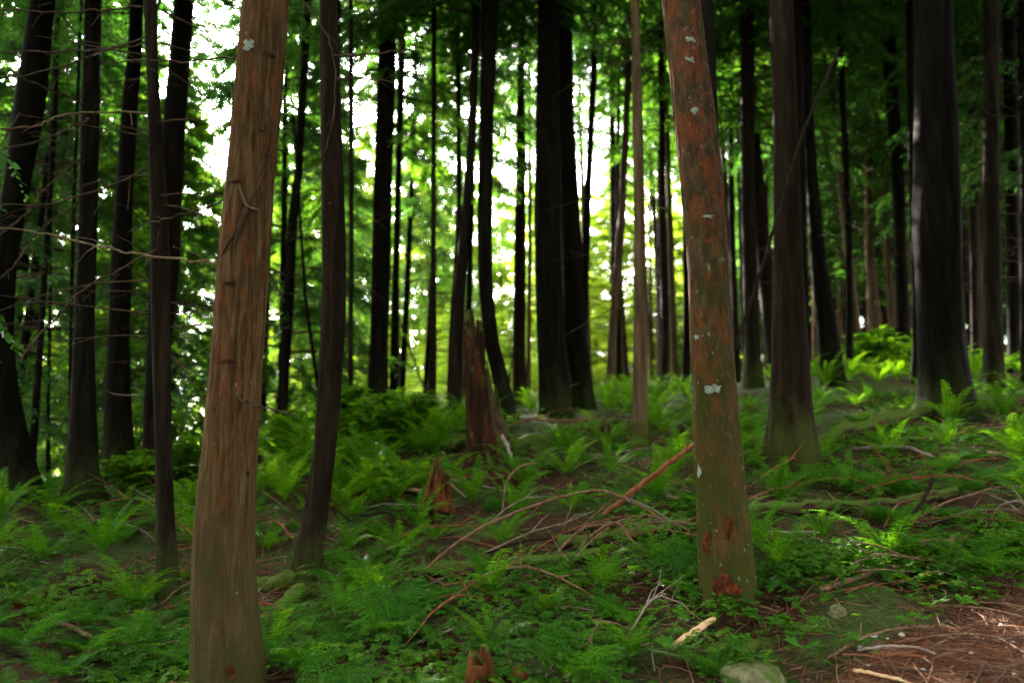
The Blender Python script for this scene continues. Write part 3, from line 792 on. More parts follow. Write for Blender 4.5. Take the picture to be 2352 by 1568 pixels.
# drooping hemlocks, left and left centre
HL = [(-3.0, 12.5, 13, 9.0, 0.6), (-2.3, 15.5, 14, 5.5, 1.0), (-4.3, 15, 11, 1.2, 1.1), (-6.0, 13.5, 7.6, 1.0, 1.0), (-8.2, 13, 11, 1.2, 1.2), (-9.5, 15, 12, 1.2, 1.2), (-7.2, 17, 8.5, 1.0, 1.1), (-5.4, 19, 13, 3.0, 1.1),
      (-6.6, 15.5, 7.8, 0.6, 1.0), (-8.6, 20, 10, 0.8, 1.3), (-11.5, 22, 15, 0.8, 1.5), (-6.8, 23, 15, 0.8, 1.4), (-5.6, 25, 12, 4.0, 1.1), (-10.5, 19, 13, 1.5, 1.3), (-1.0, 17.5, 14, 5.0, 0.9), (0.2, 20, 15, 7.0, 1.0), (-3.6, 21, 14, 5.5, 1.0), (-3.75, 16.6, 9, 0.8, 0.7), (-2.4, 21.8, 12, 3.5, 0.7), (0.1, 24.5, 17, 5.5, 1.0), (-12.5, 17, 12, 1.0, 1.2), (-2.6, 18.5, 15, 6.5, 0.9), (2.6, 19.5, 15, 6.5, 1.2), (4.3, 18.2, 15, 6.0, 1.2)]  # the narrow one behind the bowed trunk is added to stop sun patches
HLAB = ["drooping hemlock right behind the tan trunk", "hemlock with hanging sprays left of the near-black trunk", "hemlock low in the glare left of the tan trunk", "bushy hemlock between the leaning trunk and the broad-footed one",
        "dark hemlock filling the gap behind the flared left trunk", "hemlock behind the thin sapling at the left", "taller hemlock standing over the pale water", "hemlock far down the slope left of the tan trunk",
        "hemlock crowding behind the leaning dark trunk", "wide hemlock low on the slope above the water", "largest wide hemlock low at the far left", "hemlock beside the glare below the leaning trunk", "hemlock seen low between the tan trunk and the bowed one", "hemlock far down the slope at the left edge", "hemlock with hanging sprays right of the near-black trunk", "tall hemlock behind the thin lone trunk", "hemlock down the slope behind the bowed brown trunk", "narrow hemlock added behind the bowed brown trunk to block sun", "tall hemlock hanging between the swept trunk and the thick black pair", "slim hemlock with drooping sprays between the near-black trunk and the lone pole", "leafy hemlock at the picture's left edge",
        "slim hemlock behind the near-black trunk", "high-crowned hemlock behind the thick black pair", "high-crowned hemlock above the grey-tan trunk"]
for i, ((x, y, h, c0, sc), lb) in enumerate(zip(HL, HLAB)):
    taken.append((x, y))
    filler(x, y, h, 0.5, "bark_dark", HEM, c0, sc, "needles_mid" if i % 2 else "needles_dark", lb, "drooping hemlocks of the left half", i)
for i, (x, y, h, c0, sc) in enumerate([(-9.4, 14.6, 17, 6.5, 1.3), (-8.0, 16.2, 18, 7.5, 1.2), (-10.6, 17.5, 18, 6.0, 1.4), (-5.2, 16.5, 17, 8.0, 1.1)]):
    filler(x, y, h, 0.8, "bark_dark", BIG, c0, sc * 0.75, "needles_dark", ["high dark crown over the leftmost curved trunk", "tall conifer whose boughs hang between the two thick left trunks", "tall conifer with boughs hanging at the picture's upper left corner", "tall conifer whose boughs hang left of the tan trunk's top",
           ][i], "tall conifers over the left slope")
# unseen trees round and behind the camera, added so their crowns block sky light
SHADE_RING = [(-7, 6), (-10, 9.5), (-12, 5), (-9, 1), (-6, -3), (6.5, 4.5), (8.5, 7.5), (10.5, 10), (7, 0), (9.5, 3), (12, 6), (5, -5), (-3, -9), (2, -11), (8, -8), (-9, -8), (-13, -2), (13, -3), (-1, -15), (6, -15), (-7, -14), (13, 12), (-14, 12), (-3, -2.5), (3.2, -3.0), (0.3, -5.5), (-5.5, 1.5), (5.2, 1.0), (-4, -6), (4.5, -9), (7.8, 5.4), (9.4, 8.0), (7.2, 2.6)]
for i, (x, y) in enumerate(SHADE_RING):
    filler(x, y, rt.uniform(15, 19), rt.uniform(0.9, 1.4), "bark_dark", BIG, 2.6 if y < -1 else (5.0 if y < 2 else 3.0), rt.uniform(1.0, 1.25) if y < -1 else 0.8, "needles_dark", "tall dark conifer added outside the picture to block sky light", "added shade conifers around the camera")

# ------------------------------------------------------------------ branches and marks on the measured trees
def branch_on(key, pts, w0, w1, mat="limb", Yoff=None, label=None, name="branch"):
    """bare branch: pts (u, v, depth offset from the trunk axis)"""
    T = TREES[key]
    P = smooth_path([at(u, v, T.Y + dy) for u, v, dy in pts], 6)
    n = len(P)
    rr = np.linspace(w0, w1, n) / 2 / F * T.Y
    rng = np.random.RandomState(len(pts) * 7 + int(pts[0][0]))
    P[1:-1] += rng.normal(size=(n - 2, 3)) * 0.006
    v, f = tube_geo(P, rr, 7, 0.18, int(pts[0][1]))
    # side twigs
    for k in range(3, n - 2, 4):
        if w0 > 7 or rng.uniform() < 0.35: continue
        d = P[k + 1] - P[k]; d /= np.linalg.norm(d) + 1e-9
        s = unit(d + rng.normal(size=3) * 0.7); L = rng.uniform(0.10, 0.35)
        v2, f2 = tube_geo(np.array([P[k], P[k] + s * L * .5, P[k] + s * L + np.array([0, 0, -.04])]), [rr[k] * .5, rr[k] * .35, rr[k] * .2], 5, base=len(v))
        v += v2; f += f2
    o = link(name, new_mesh(name, np.array(v) - np.array(T.root.location), f, M[mat]), T.root)
    if label: o["label"] = label

def b2(key, pts, w0=5, w1=2.5, mat="limb", d0=0.0, d1=-0.9, **k):
    n = len(pts); branch_on(key, [(u, v, d0 + (d1 - d0) * i / (n - 1)) for i, (u, v) in enumerate(pts)], w0, w1, mat, **k)
b2("left_front", [(345, 14), (260, 20), (200, 25), (120, 29), (0, 22), (-60, 20)], 5, 2.5)
b2("left_front", [(345, 98), (225, 115), (125, 118), (0, 122), (-60, 130)], 5, 2.5)
b2("left_front", [(350, 80), (220, 125), (100, 165), (0, 178), (-60, 190)], 4.5, 2.5)
b2("left_front", [(352, 262), (245, 258), (140, 265), (85, 290), (0, 297), (-50, 300)], 4.5, 3, "limb_pale")
b2("left_c", [(205, 270), (190, 280), (100, 320), (0, 345), (-60, 360)], 5, 3, d1=-2.0)
b2("left_front", [(360, 372), (310, 400), (240, 430), (150, 460), (75, 472), (0, 470), (-60, 466)], 5.5, 3)
b2("main", [(505, 606), (490, 603), (370, 592), (280, 578), (210, 562), (110, 537), (0, 525), (-70, 520)], 6.5, 4, "limb_pale", 0.0, 0.5, label="long pale bare branch reaching left")
b2("left_front", [(372, 575), (345, 580), (280, 617), (215, 650), (145, 710), (90, 770), (40, 830)], 5.5, 3)
b2("left_c", [(200, 350), (110, 430), (60, 490), (0, 540), (-40, 570)], 5, 3, d1=-1.5)
b2("left_c", [(205, 240), (130, 215), (40, 172), (0, 150)], 4, 2.5, d1=-1.6)
b2("main", [(535, 452), (500, 465), (415, 495), (340, 512), (300, 530)], 5, 2.5, "limb", 0.0, 0.8)
b2("main", [(560, 126), (545, 130), (435, 142), (320, 137), (230, 150)], 6, 3, "limb", 0.0, 0.7)
b2("far_left", [(88, 190), (45, 260), (10, 320), (-30, 380)], 4, 2.5, d1=-0.5)
b2("left_c", [(200, 450), (100, 520), (40, 600), (0, 640)], 4, 2.5, d1=-1.0)
b2("left_lean", [(360, 784), (420, 840), (480, 856), (560, 890)], 6, 3, d1=-0.6)
b2("curved", [(757, 128), (800, 128), (870, 122), (945, 115)], 6, 3, "limb", -0.05, -0.5)
b2("curved", [(760, 182), (830, 180), (900, 190)], 4, 2, "limb", -0.05, -0.3)
b2("curved", [(690, 0), (735, 55), (765, 130), (768, 250), (745, 350)], 5, 3, "limb", -0.16, -0.16)
b2("pole_h", [(990, 930), (960, 850), (930, 770), (914, 720)], 5, 2.5, "limb", -0.05, -0.4)
b2("behind_main", [(660, 700), (640, 670), (620, 630), (600, 610)], 5, 3, d1=-0.5)
# stubs on the tan trunk
def stub(key, pts, w0, w1, mat, name="branch_stub", gap=0.012):
    T = TREES[key]
    q = []
    for u, v in pts:
        p = at(u, v, T.Y)
        ax = np.interp(p[2], T.zs, T.xs); r = np.interp(p[2], T.zs, T.rs)
        for _ in range(3):
            dx = np.clip(p[0] - ax, -r * 0.98, r * 0.98) if abs(p[0] - ax) < r else p[0] - ax
            yy = T.Y - (math.sqrt(max(r * r - dx * dx, 0)) + gap)
            p = at(u, v, yy)
        q.append(p)
    P = smooth_path(q, 5); n = len(P)
    v, f = tube_geo(P, np.linspace(w0, w1, n) / 2 / F * T.Y, 8, 0.2, int(pts[0][0]))
    link(name, new_mesh(name, np.array(v) - np.array(T.root.location), f, M[mat]), T.root)
stub("main", [(568, 478), (556, 505), (545, 540), (537, 575)], 14, 4, "limb")
stub("main", [(592, 483), (575, 478), (565, 470), (553, 440), (548, 424)], 8, 5, "limb_pale")
stub("main", [(615, 252), (622, 280), (626, 320), (618, 370), (600, 412), (582, 450), (568, 478), (540, 530), (512, 578), (498, 600)], 4, 5, "limb", "vine_stem")
stub("main", [(590, 478), (589, 560), (585, 640), (575, 700)], 3, 2, "limb", "vine_stem")
stub("main", [(534, 195), (536, 250), (528, 290)], 7, 6, "limb")
branch_on("main", [(545, 913, -0.13), (560, 922, -0.17), (580, 926, -0.2), (620, 940, -0.22), (655, 949, -0.2), (690, 958, -0.2)], 9, 2, "limb", name="branch_stub")

def patch(key, u, v, w, h, mat, name, pointed=False, seed=1, thick=0.004):
    """irregular patch lying on a trunk's surface"""
    T = TREES[key]
    p = at(u, v, T.Y)
    rr = float(np.interp(p[2], T.zs, T.rs)); ax = float(np.interp(p[2], T.zs, T.xs))
    k = (T.Y - rr) / F
    p = at(u, v, T.Y - rr * 0.9)
    ph0 = math.asin(np.clip((p[0] - ax) / rr, -.98, .98))
    rng = np.random.RandomState(seed)
    V, Fc = [], []; nr_, ns = 4, 26
    z0 = p[2]
    wob = [1 + rng.uniform(-.22, .22) + 0.45 * float(vnoise(math.cos(a) * 2 + seed * 9, math.sin(a) * 2, seed)) + rng.uniform(-.08, .08) for a in np.linspace(0, 6.283, ns, endpoint=False)]
    def put(q, a):
        dx, dz = q * math.cos(a) * w / 2 * k, q * math.sin(a) * h / 2 * k
        if pointed: dx *= 0.55 - 0.75 * math.sin(a) * q
        z = z0 + dz
        r = float(np.interp(z, T.zs, T.rs)); axz = float(np.interp(z, T.zs, T.xs))
        yo = float(np.interp(z, T.zs, T.yo))
        ph = ph0 + dx / r
        R = r * 1.065 + thick * (1.5 - q)
        return np.array([axz + R * math.sin(ph), T.Y + yo - R * math.cos(ph), z]) - np.array(T.root.location)
    V.append(put(0, 0))
    for i in range(1, nr_ + 1):
        for j in range(ns):
            V.append(put(i / nr_ * wob[j], j / ns * 2 * math.pi))
    for j in range(ns): Fc.append((0, 1 + j, 1 + (j + 1) % ns))
    for i in range(nr_ - 1):
        for j in range(ns):
            a, b = 1 + i * ns + j, 1 + i * ns + (j + 1) % ns
            Fc.append((a, a + ns, b + ns, b))
    link(name, new_mesh(name, V, Fc, M[mat]), T.root)
patch("main", 572, 103, 26, 26, "lichen", "lichen_patch", seed=2)
patch("rusty", 1641, 893, 30, 26, "lichen", "lichen_patch", seed=3)
patch("rusty", 1617, 1085, 10, 34, "lichen", "lichen_patch", seed=4)
patch("rusty", 1593, 258, 14, 18, "lichen", "lichen_patch", seed=5)
patch("rusty", 1582, 96, 22, 12, "lichen", "lichen_patch", seed=6)
patch("rusty", 1583, 142, 16, 14, "lichen", "lichen_patch", seed=7)
patch("rusty", 1624, 498, 22, 8, "lichen", "lichen_patch", seed=8)
patch("rusty", 1608, 772, 14, 14, "lichen", "lichen_patch", seed=9)
patch("rusty", 1664, 1335, 74, 60, "scar", "bark_scar", True, 11, 0.006)
patch("rusty", 1632, 1250, 22, 52, "scar", "bark_scar", False, 12)
patch("rusty", 1674, 1210, 14, 60, "scar", "bark_scar", False, 13)
for (u, v, w_, h_) in [(616, 122, 26, 10), (548, 418, 34, 9), (534, 652, 30, 12), (525, 832, 34, 10), (560, 1088, 10, 12), (598, 300, 16, 8)]:
    patch("main", u, v, w_, h_, "knot", "knot", False, u)
for (u, v, w_, h_) in [(700, 1160, 10, 14), (760, 470, 9, 9), (755, 620, 10, 9)]:
    patch("curved", u, v, w_, h_, "knot", "knot", False, u)
patch("main", 536, 1538, 16, 30, "scar", "bark_scar", False, 14)

# ------------------------------------------------------------------ logs, stumps, sticks, stone
def lie(name, pts, wpx, mat, label, cat, lift=0.0, taper=0.8, seg=14, rough=0.12, group=None, n=8, knots=0, Y=None):
    """a log or stick lying on the ground along photo points"""
    rng = np.random.RandomState(int(pts[0][0]) + int(pts[-1][1]))
    if Y is None:
        a, b = hit(*pts[0]), hit(*pts[-1])
        Y = (a[1], b[1])
    L = np.cumsum([0] + [math.hypot(pts[i + 1][0] - pts[i][0], pts[i + 1][1] - pts[i][1]) for i in range(len(pts) - 1)]); L = L / L[-1]
    P = np.array([at(u, v, Y[0] + (Y[1] - Y[0]) * f) for (u, v), f in zip(pts, L)])
    P = smooth_path(P, n); k = len(P)
    Ym = np.linspace(Y[0], Y[1], k)
    rr = wpx / 2 / F * Ym * np.linspace(1, taper, k)
    P[:, 2] += lift
    if name == "fallen_log": LOGPTS.extend([(q[0], q[1]) for q in P])
    P[1:-1] += rng.normal(size=(k - 2, 3)) * rr[1:-1, None] * 0.22
    v, f = tube_geo(P, rr, seg, rough, rng.randint(0, 999))
    for q in range(knots):
        i = rng.randint(1, k - 2); d = unit(np.array([rng.normal(), rng.normal() * .6, abs(rng.normal()) + .4]))
        l = rr[i] * rng.uniform(2.0, 4.5)
        v2, f2 = tube_geo(np.array([P[i], P[i] + d * l * .6, P[i] + d * l + rng.normal(size=3) * l * .1]), np.array([.4, .28, .1]) * rr[i], 6, 0.1, q, base=len(v))
        v += v2; f += f2
    c = P[0].copy()
    o = link(name, new_mesh(name, np.array(v) - c, f, M[mat]), None, c)
    tag(o, label, cat, group)
    return o

LOGPTS = []
LG = "fallen mossy logs"
lie("fallen_log", [(955, 1338), (1080, 1330), (1200, 1322), (1300, 1312), (1384, 1298)], 34, "log", "long mossy log in the middle with broken twig stubs standing on it", "log", 0.09, 0.8, 20, 0.25, LG, knots=6)
lie("fallen_log", [(1284, 1274), (1400, 1258), (1500, 1246), (1600, 1226)], 30, "log", "mossy log running to the foot of the rust-red trunk from the left", "log", 0.09, 0.9, 20, 0.25, LG, knots=2)
lie("fallen_log", [(1284, 990), (1360, 984), (1445, 978)], 26, "log", "mossy log at the crest between the black pair and the grey-tan trunk", "log", 0.02, 0.9, 18, 0.25, LG)
lie("fallen_log", [(1728, 1194), (1840, 1190), (1960, 1186), (2060, 1178), (2200, 1158)], 30, "log", "mossy log right of the rust-red trunk, dark hollow under it", "log", 0.09, 0.85, 20, 0.25, LG, knots=2)
lie("fallen_log", [(2088, 1270), (2150, 1264), (2222, 1258)], 24, "brown_stick", "short bare brown log among leaves on the right", "log", 0.05, 0.9, 16, 0.25)
lie("fallen_log", [(1660, 1500), (1780, 1470), (1900, 1440), (2010, 1408), (2120, 1376)], 44, "moss", "moss-covered log along the path, behind the pale stone", "log", -0.02, 0.7, 22, 0.25, LG)
lie("fallen_log", [(1420, 1520), (1500, 1500), (1580, 1476), (1630, 1452)], 34, "moss", "mossy log under the blond wood chip at the foot of the rust-red trunk", "log", -0.02, 0.8, 20, 0.3, LG)
lie("fallen_log", [(-30, 1408), (40, 1390), (120, 1362), (215, 1338)], 26, "rotten", "reddish rotten log at the left edge among lacy ferns", "log", 0.03, 0.7, 18, 0.3)
lie("fallen_log", [(800, 1105), (900, 1096), (985, 1090)], 20, "rotten", "thin rotten log left of the small red stump", "log", 0.02, 0.8, 16, 0.3)
lie("fallen_log", [(1850, 1046), (1960, 1000), (2120, 965), (2300, 935), (2400, 925)], 34, "log", "long dark mossy log sloping up to the right edge", "log", 0.06, 0.9, 20, 0.25, LG)
lie("fallen_log", [(1470, 968), (1540, 948), (1600, 932)], 22, "log", "dark log rising to the rust-red trunk at the crest", "log", 0.05, 0.9, 16, 0.25, LG)

SG = "fallen sticks on the slope"
def stick(pts, w, mat, label, lift=0.03, taper=0.6, knots=0, Y=None, **k):
    return lie("fallen_branch", pts, w, mat, label, "branch", lift, taper, 8, 0.1, SG, 8, knots, Y)
stick([(1374, 1196), (1434, 1143), (1500, 1092), (1568, 1040), (1606, 1014)], 13, "red_stick", "straight thick reddish stick leaning towards the rust-red trunk", 0.0, 0.95, 2, Y=(7.4, 7.0))
stick([(979, 1304), (1064, 1236), (1154, 1189), (1219, 1164), (1289, 1141), (1374, 1126), (1434, 1144), (1499, 1179), (1568, 1244), (1592, 1275)], 6.5, "brown_stick", "very long thin branch arching over the ferns in the middle", 0.0, 0.8, 4, Y=(6.6, 6.3))
stick([(1234, 1062), (1284, 1077), (1324, 1107), (1344, 1152), (1349, 1196)], 6, "dark_stick", "black arching twig below the black pair of trunks", 0.0, 0.7)
stick([(1334, 1258), (1374, 1224), (1419, 1206), (1454, 1249), (1504, 1289), (1469, 1331)], 7, "brown_stick", "bent brown branch folded like a hook left of the rust-red trunk", 0.02, 0.7, 2, Y=(6.5, 6.1))
stick([(1224, 1333), (1264, 1289), (1304, 1244), (1349, 1209), (1420, 1205)], 9, "brown_stick", "branch rising from the long mossy log to the right", 0.0, 0.6, 3, Y=(6.4, 6.5))
stick([(984, 1314), (1009, 1339), (1034, 1378)], 7, "red_stick", "short reddish stick hanging down from the left end of the mossy log", 0.02, 0.7)
stick([(956, 1395), (1000, 1382), (1026, 1374)], 5, "blond", "short pale stick below the mossy log's left end", 0.02, 0.7)
stick([(1154, 1176), (1164, 1104), (1199, 1069), (1234, 1064)], 6, "brown_stick", "thin branch bending upright left of the black arching twig", 0.0, 0.7, Y=(8.0, 8.4))
stick([(1149, 994), (1214, 971), (1284, 974), (1400, 972)], 7, "brown_stick", "brown branch along the crest in front of the black pair", 0.05, 0.7, 3)
stick([(1154, 1000), (1168, 1030), (1178, 1062)], 9, "grey_stick", "grey broken limb hanging beside the dark hollow by the red snag", 0.0, 0.8, Y=(9.6, 9.4))
stick([(1290, 985), (1380, 1010), (1440, 990), (1520, 985), (1590, 990)], 5, "brown_stick", "thin brown branch across the foot of the grey-tan trunk", 0.05, 0.6, 3)
stick([(1330, 1035), (1400, 1010), (1460, 985), (1540, 965)], 5, "brown_stick", "thin twig rising behind the grey-tan trunk's foot", 0.05, 0.6, 2)
stick([(2143, 1097), (2132, 1125), (2093, 1189), (2058, 1234), (2010, 1276), (1983, 1296)], 9, "dark_stick", "dark slanting stick with red broken tips on the right", 0.0, 0.9, 0, Y=(5.9, 5.6))
stick([(2078, 1221), (2168, 1171), (2278, 1136), (2330, 1132), (2380, 1128)], 6, "brown_stick", "long thin brown branch rising to the right edge", 0.05, 0.7, 2)
stick([(1883, 1368), (1943, 1346), (2018, 1321), (2090, 1310), (2150, 1304), (2230, 1298)], 14, "brown_stick", "thick brown branch lying in leaves right of the rust-red trunk", 0.03, 0.55, 3)
stick([(1960, 1040), (2068, 1036), (2110, 1046), (2150, 1064)], 8, "grey_stick", "pale branch humped over the dark ferns on the right", 0.05, 0.7, 2)
stick([(1718, 1161), (1760, 1146), (1793, 1128), (1830, 1120)], 8, "brown_stick", "brown stick right beside the rust-red trunk", 0.06, 0.7, 1)
stick([(85, 1419), (165, 1451), (205, 1470), (246, 1490)], 11, "brown_stick", "bare brown stick lying on dark ground at the lower left", 0.03, 0.9, 1)
stick([(140, 1425), (160, 1395), (178, 1370)], 5, "brown_stick", "short stick slanting up from the bare one at the lower left", 0.02, 0.6)
stick([(120, 1530), (170, 1512), (225, 1494)], 6, "red_stick", "thin red stick at the lower left corner", 0.02, 0.7)
stick([(40, 1150), (80, 1165), (130, 1160), (180, 1150)], 6, "brown_stick", "twig across the foot of the curved left trunk", 0.06, 0.6, 3)
stick([(1070, 1150), (1030, 1110), (1100, 1122), (1140, 1130)], 5, "grey_stick", "pale twig right of the small red stump", 0.04, 0.6)
stick([(1970, 1500), (2050, 1492), (2110, 1496), (2150, 1510)], 7, "grey_stick", "pale curved stick lying on the needle path", 0.02, 0.6)
stick([(1960, 1545), (2010, 1554), (2060, 1566), (2100, 1580)], 9, "blond", "blond stick on the path at the bottom edge", 0.015, 0.8)
stick([(1900, 1520), (1990, 1470), (2060, 1452), (2140, 1446)], 7, "brown_stick", "brown stick slanting from the leaves onto the path", 0.02, 0.6)
stick([(2000, 1506), (2070, 1508), (2130, 1512)], 11, "red_stick", "flat strip of red bark on the needle path", 0.01, 0.6)
stick([(1640, 1400), (1690, 1392), (1740, 1404), (1790, 1420)], 5, "brown_stick", "curved thin stick at the rust-red trunk's foot", 0.04, 0.6)
stick([(800, 1560), (900, 1552), (1000, 1548)], 8, "brown_stick", "pale brown stick at the bottom edge left of the rotten log", 0.02, 0.7)
stick([(1050, 1240), (1150, 1268), (1240, 1300), (1270, 1312)], 5, "red_stick", "reddish branch dropping onto the middle of the mossy log", 0.03, 0.7, 2)
stick([(1545, 1262), (1580, 1290), (1606, 1240)], 6, "brown_stick", "forked twig touching the rust-red trunk on its left", 0.03, 0.7)
stick([(2300, 1470), (2220, 1462), (2130, 1468), (2060, 1480)], 5, "brown_stick", "thin stick lying across the path at the right", 0.015, 0.6)
stick([(2350, 1430), (2280, 1412), (2200, 1404), (2130, 1402)], 6, "brown_stick", "arched stick where leaves meet the path at the right edge", 0.03, 0.6)
rd = np.random.RandomState(9)
for i in range(150):
    y = rd.uniform(4.6, 12.5) if i % 3 else rd.uniform(6, 9.5); x = rd.uniform(-0.68, 0.70) * y
    if path_mask(x, y) > 0.3: continue
    L = rd.uniform(0.4, 1.9); az = rd.uniform(-0.5, 0.7) + (math.pi if rd.uniform() < .5 else 0); r = rd.uniform(0.004, 0.014)
    n = 9; P = np.zeros((n, 3)); a = az; p = np.array([x, y])
    hump = rd.uniform(0, 0.22) * (rd.uniform() < .5)
    for k in range(n):
        P[k] = (p[0], p[1], float(ground(*p)) + 0.02 + hump * math.sin(math.pi * k / (n - 1)) + rd.uniform(0, .02))
        a += rd.normal() * 0.22; p = p + np.array([math.cos(a), math.sin(a)]) * L / n
    v, f = tube_geo(P, r * np.linspace(1, .4, n), 6, 0.15, i)
    for q in range(rd.randint(1, 5)):
        k = rd.randint(2, n - 1); d = unit(P[k] - P[k - 1] + rd.normal(size=3) * .7 * L / n + np.array([0, 0, .02])); l = L * rd.uniform(.12, .4)
        v2, f2 = tube_geo(np.array([P[k], P[k] + d * l * .5 + [0, 0, .01], P[k] + d * l + rd.normal(size=3) * .03]), np.array([.55, .4, .2]) * r, 5, 0.1, q, base=len(v)); v += v2; f += f2
    mt = ["brown_stick", "red_stick", "grey_stick", "dark_stick", "brown_stick", "red_stick"][rd.randint(0, 6)]
    wh = "left of the tan trunk" if x / y < -.33 else ("between the two big trunks" if x / y < .22 else "right of the rust-red trunk")
    cl = {"brown_stick": "brown", "red_stick": "reddish", "grey_stick": "greyish", "dark_stick": "dark"}[mt]
    tag(link("fallen_branch", new_mesh("fallen_branch", np.array(v) - P[0], f, M[mt]), None, P[0]), "small %s twiggy branch lying among ferns %s" % (cl, wh), "branch", "%s twigs on the ground %s" % (cl, wh))
# dead pole leaning across the right part of the stand
o = lie("leaning_pole", [(1930, 110), (1848, 300), (1778, 525), (1725, 690), (1688, 800), (1676, 850)], 7, "dark_stick", "dead dark pole leaning across from the flared trunk to the rust-red one", "pole", 0, 1.2, 8, 0.08, Y=(8.1, 7.6))

# stones and chip
def stone(u, v, wpx, hpx, label, mat, name="stone", seed=1, Y=None, nm=(18, 26)):
    rng = np.random.RandomState(seed)
    p = hit(u, v) if Y is None else at(u, v, Y)
    w_, h_ = wpx / 2 / F * p[1], hpx / F * p[1]
    a, b = nm; V = []
    for i in range(a + 1):
        th = math.pi * i / a
        for j in range(b):
            ph = 2 * math.pi * j / b
            d = np.array([math.sin(th) * math.cos(ph), math.sin(th) * math.sin(ph), math.cos(th)])
            r = 1 + 0.30 * float(vnoise(d[0] * 1.3 + d[2] + seed * 3, d[1] * 1.3 + d[2] * .7, seed)) + 0.10 * float(vnoise(d[0] * 3.4 + d[2] * 2, d[1] * 3.4 - d[2], seed + 1))
            q = d * r; q = np.sign(q) * np.abs(q) ** 0.85
            V.append((q[0] * w_, q[1] * w_ * 0.8, q[2] * h_))
    fc = [(i * b + j, i * b + (j + 1) % b, (i + 1) * b + (j + 1) % b, (i + 1) * b + j)[::-1] for i in range(a) for j in range(b)]
    return tag(link(name, new_mesh(name, V, fc, M[mat]), None, tuple(p)), label, "stone")
# broken snag and stumps with ragged tops
def ragged(name, rows, Y, mat, label, cat, spikes=0.25, seg=40, seed=1, hollow=True):
    """rows: (v, left, right) of a broken stump, top first"""
    rng = np.random.RandomState(seed)
    P = []
    for v, l, r in rows[::-1]:
        c = at((l + r) / 2, v, Y); P.append((c[0], c[2], (r - l) / 2 / F * Y))
    P = np.array(P)
    base = np.array([P[0][0], Y, float(ground(P[0][0], Y))])
    z0, z1 = min(P[0][1], base[2]) - 0.25, P[-1][1]
    n = 34
    an = np.linspace(0, 2 * math.pi, seg, endpoint=False)
    top = np.empty(seg); k = 0
    while k < seg:
        g = rng.randint(2, 7); hgt = 1 - spikes * rng.uniform(0, 2.0) ** 1.2
        for j in range(k, min(seg, k + g)): top[j] = hgt - spikes * 0.35 * abs(j - k - g * rng.uniform(.2, .8)) / g - spikes * rng.uniform(0, .12)
        k += g
    top[int(seg * 0.70):int(seg * 0.76)] = [1.0 - 0.03 * abs(j) for j in range(len(top[int(seg * 0.70):int(seg * 0.76)]))]
    top = np.clip(top, 0.25, 1)
    V = []
    for i in range(n):
        f = i / (n - 1)
        z = z0 + (z1 - z0) * f * top
        x = np.interp(z, P[:, 1], P[:, 0]); r = np.interp(z, P[:, 1], P[:, 2])
        hb = np.maximum(z - base[2], 0)
        rr = r * (1 + 0.20 * vnoise(np.cos(an) * 2.2 + 7, np.sin(an) * 2.2 + z * 0.9, seed + 1) + 0.16 * vnoise(np.cos(an) * 5, np.sin(an) * 5 + z * 0.8, seed + 2) + 0.05 * vnoise(np.cos(an) * 12 + 30, np.sin(an) * 12 + z * 5, seed + 3) + 0.25 * np.exp(-hb / 0.2) * np.cos(5 * an))
        V += [(x[k] + rr[k] * math.cos(an[k]), Y + rr[k] * math.sin(an[k]), z[k]) for k in range(seg)]
    outer = V[-seg:]
    for f2, dz in ((0.75, 0.02), (0.5, 0.25), (0.1, 0.4)):
        cx_ = np.mean([p[0] for p in outer]); 
        V += [(cx_ + (p[0] - cx_) * f2, Y + (p[1] - Y) * f2, p[2] - dz * (z1 - z0) * spikes * 2) for p in outer]
    m_ = n + 3
    fc = [(i * seg + k, i * seg + (k + 1) % seg, (i + 1) * seg + (k + 1) % seg, (i + 1) * seg + k) for i in range(m_ - 1) for k in range(seg)]
    fc.append(tuple((m_ - 1) * seg + k for k in range(seg)))
    me = new_mesh(name, np.array(V) - base, fc, M[mat])
    return tag(link(name, me, None, base), label, cat)
ragged("broken_snag", [(705, 1072, 1104), (760, 1069, 1112), (850, 1070, 1116), (930, 1070, 1122), (1000, 1070, 1132), (1050, 1068, 1146), (1080, 1062, 1160)], 9.8, "snag",
       "tall broken reddish snag with a jagged top and mossy foot", "snag", 0.07, 72, 4)
ragged("rotten_stump", [(1038, 1000, 1022), (1080, 990, 1028), (1130, 976, 1030), (1170, 966, 1034)], 8.3, "rotten",
       "small red crumbling stump leaning right, left of the mossy log", "stump", 0.22, 60, 9)
ragged("rotten_stump", [(1482, 1088, 1180), (1510, 1082, 1190), (1560, 1080, 1194), (1610, 1076, 1200)], 4.45, "rotten",
       "low rotten stump with ragged red rim at the bottom edge", "stump", 0.20, 70, 12)
ragged("rotten_stump", [(1150, 1722, 1770), (1172, 1718, 1776), (1196, 1712, 1780)], 7.6, "rotten",
       "crumbled orange stump right beside the rust-red trunk", "stump", 0.5, 30, 15)
ragged("rotten_stump", [(960, 1380, 1400), (990, 1376, 1404), (1020, 1372, 1408)], 10.5, "log", "little dark stump at the crest left of the grey-tan trunk", "stump", 0.4, 24, 17)
lie("fallen_log", [(930, 1540), (985, 1520), (1040, 1500), (1060, 1492)], 44, "rotten", "short hollow rotten log end at the bottom edge", "log", -0.02, 0.8, 24, 0.4)
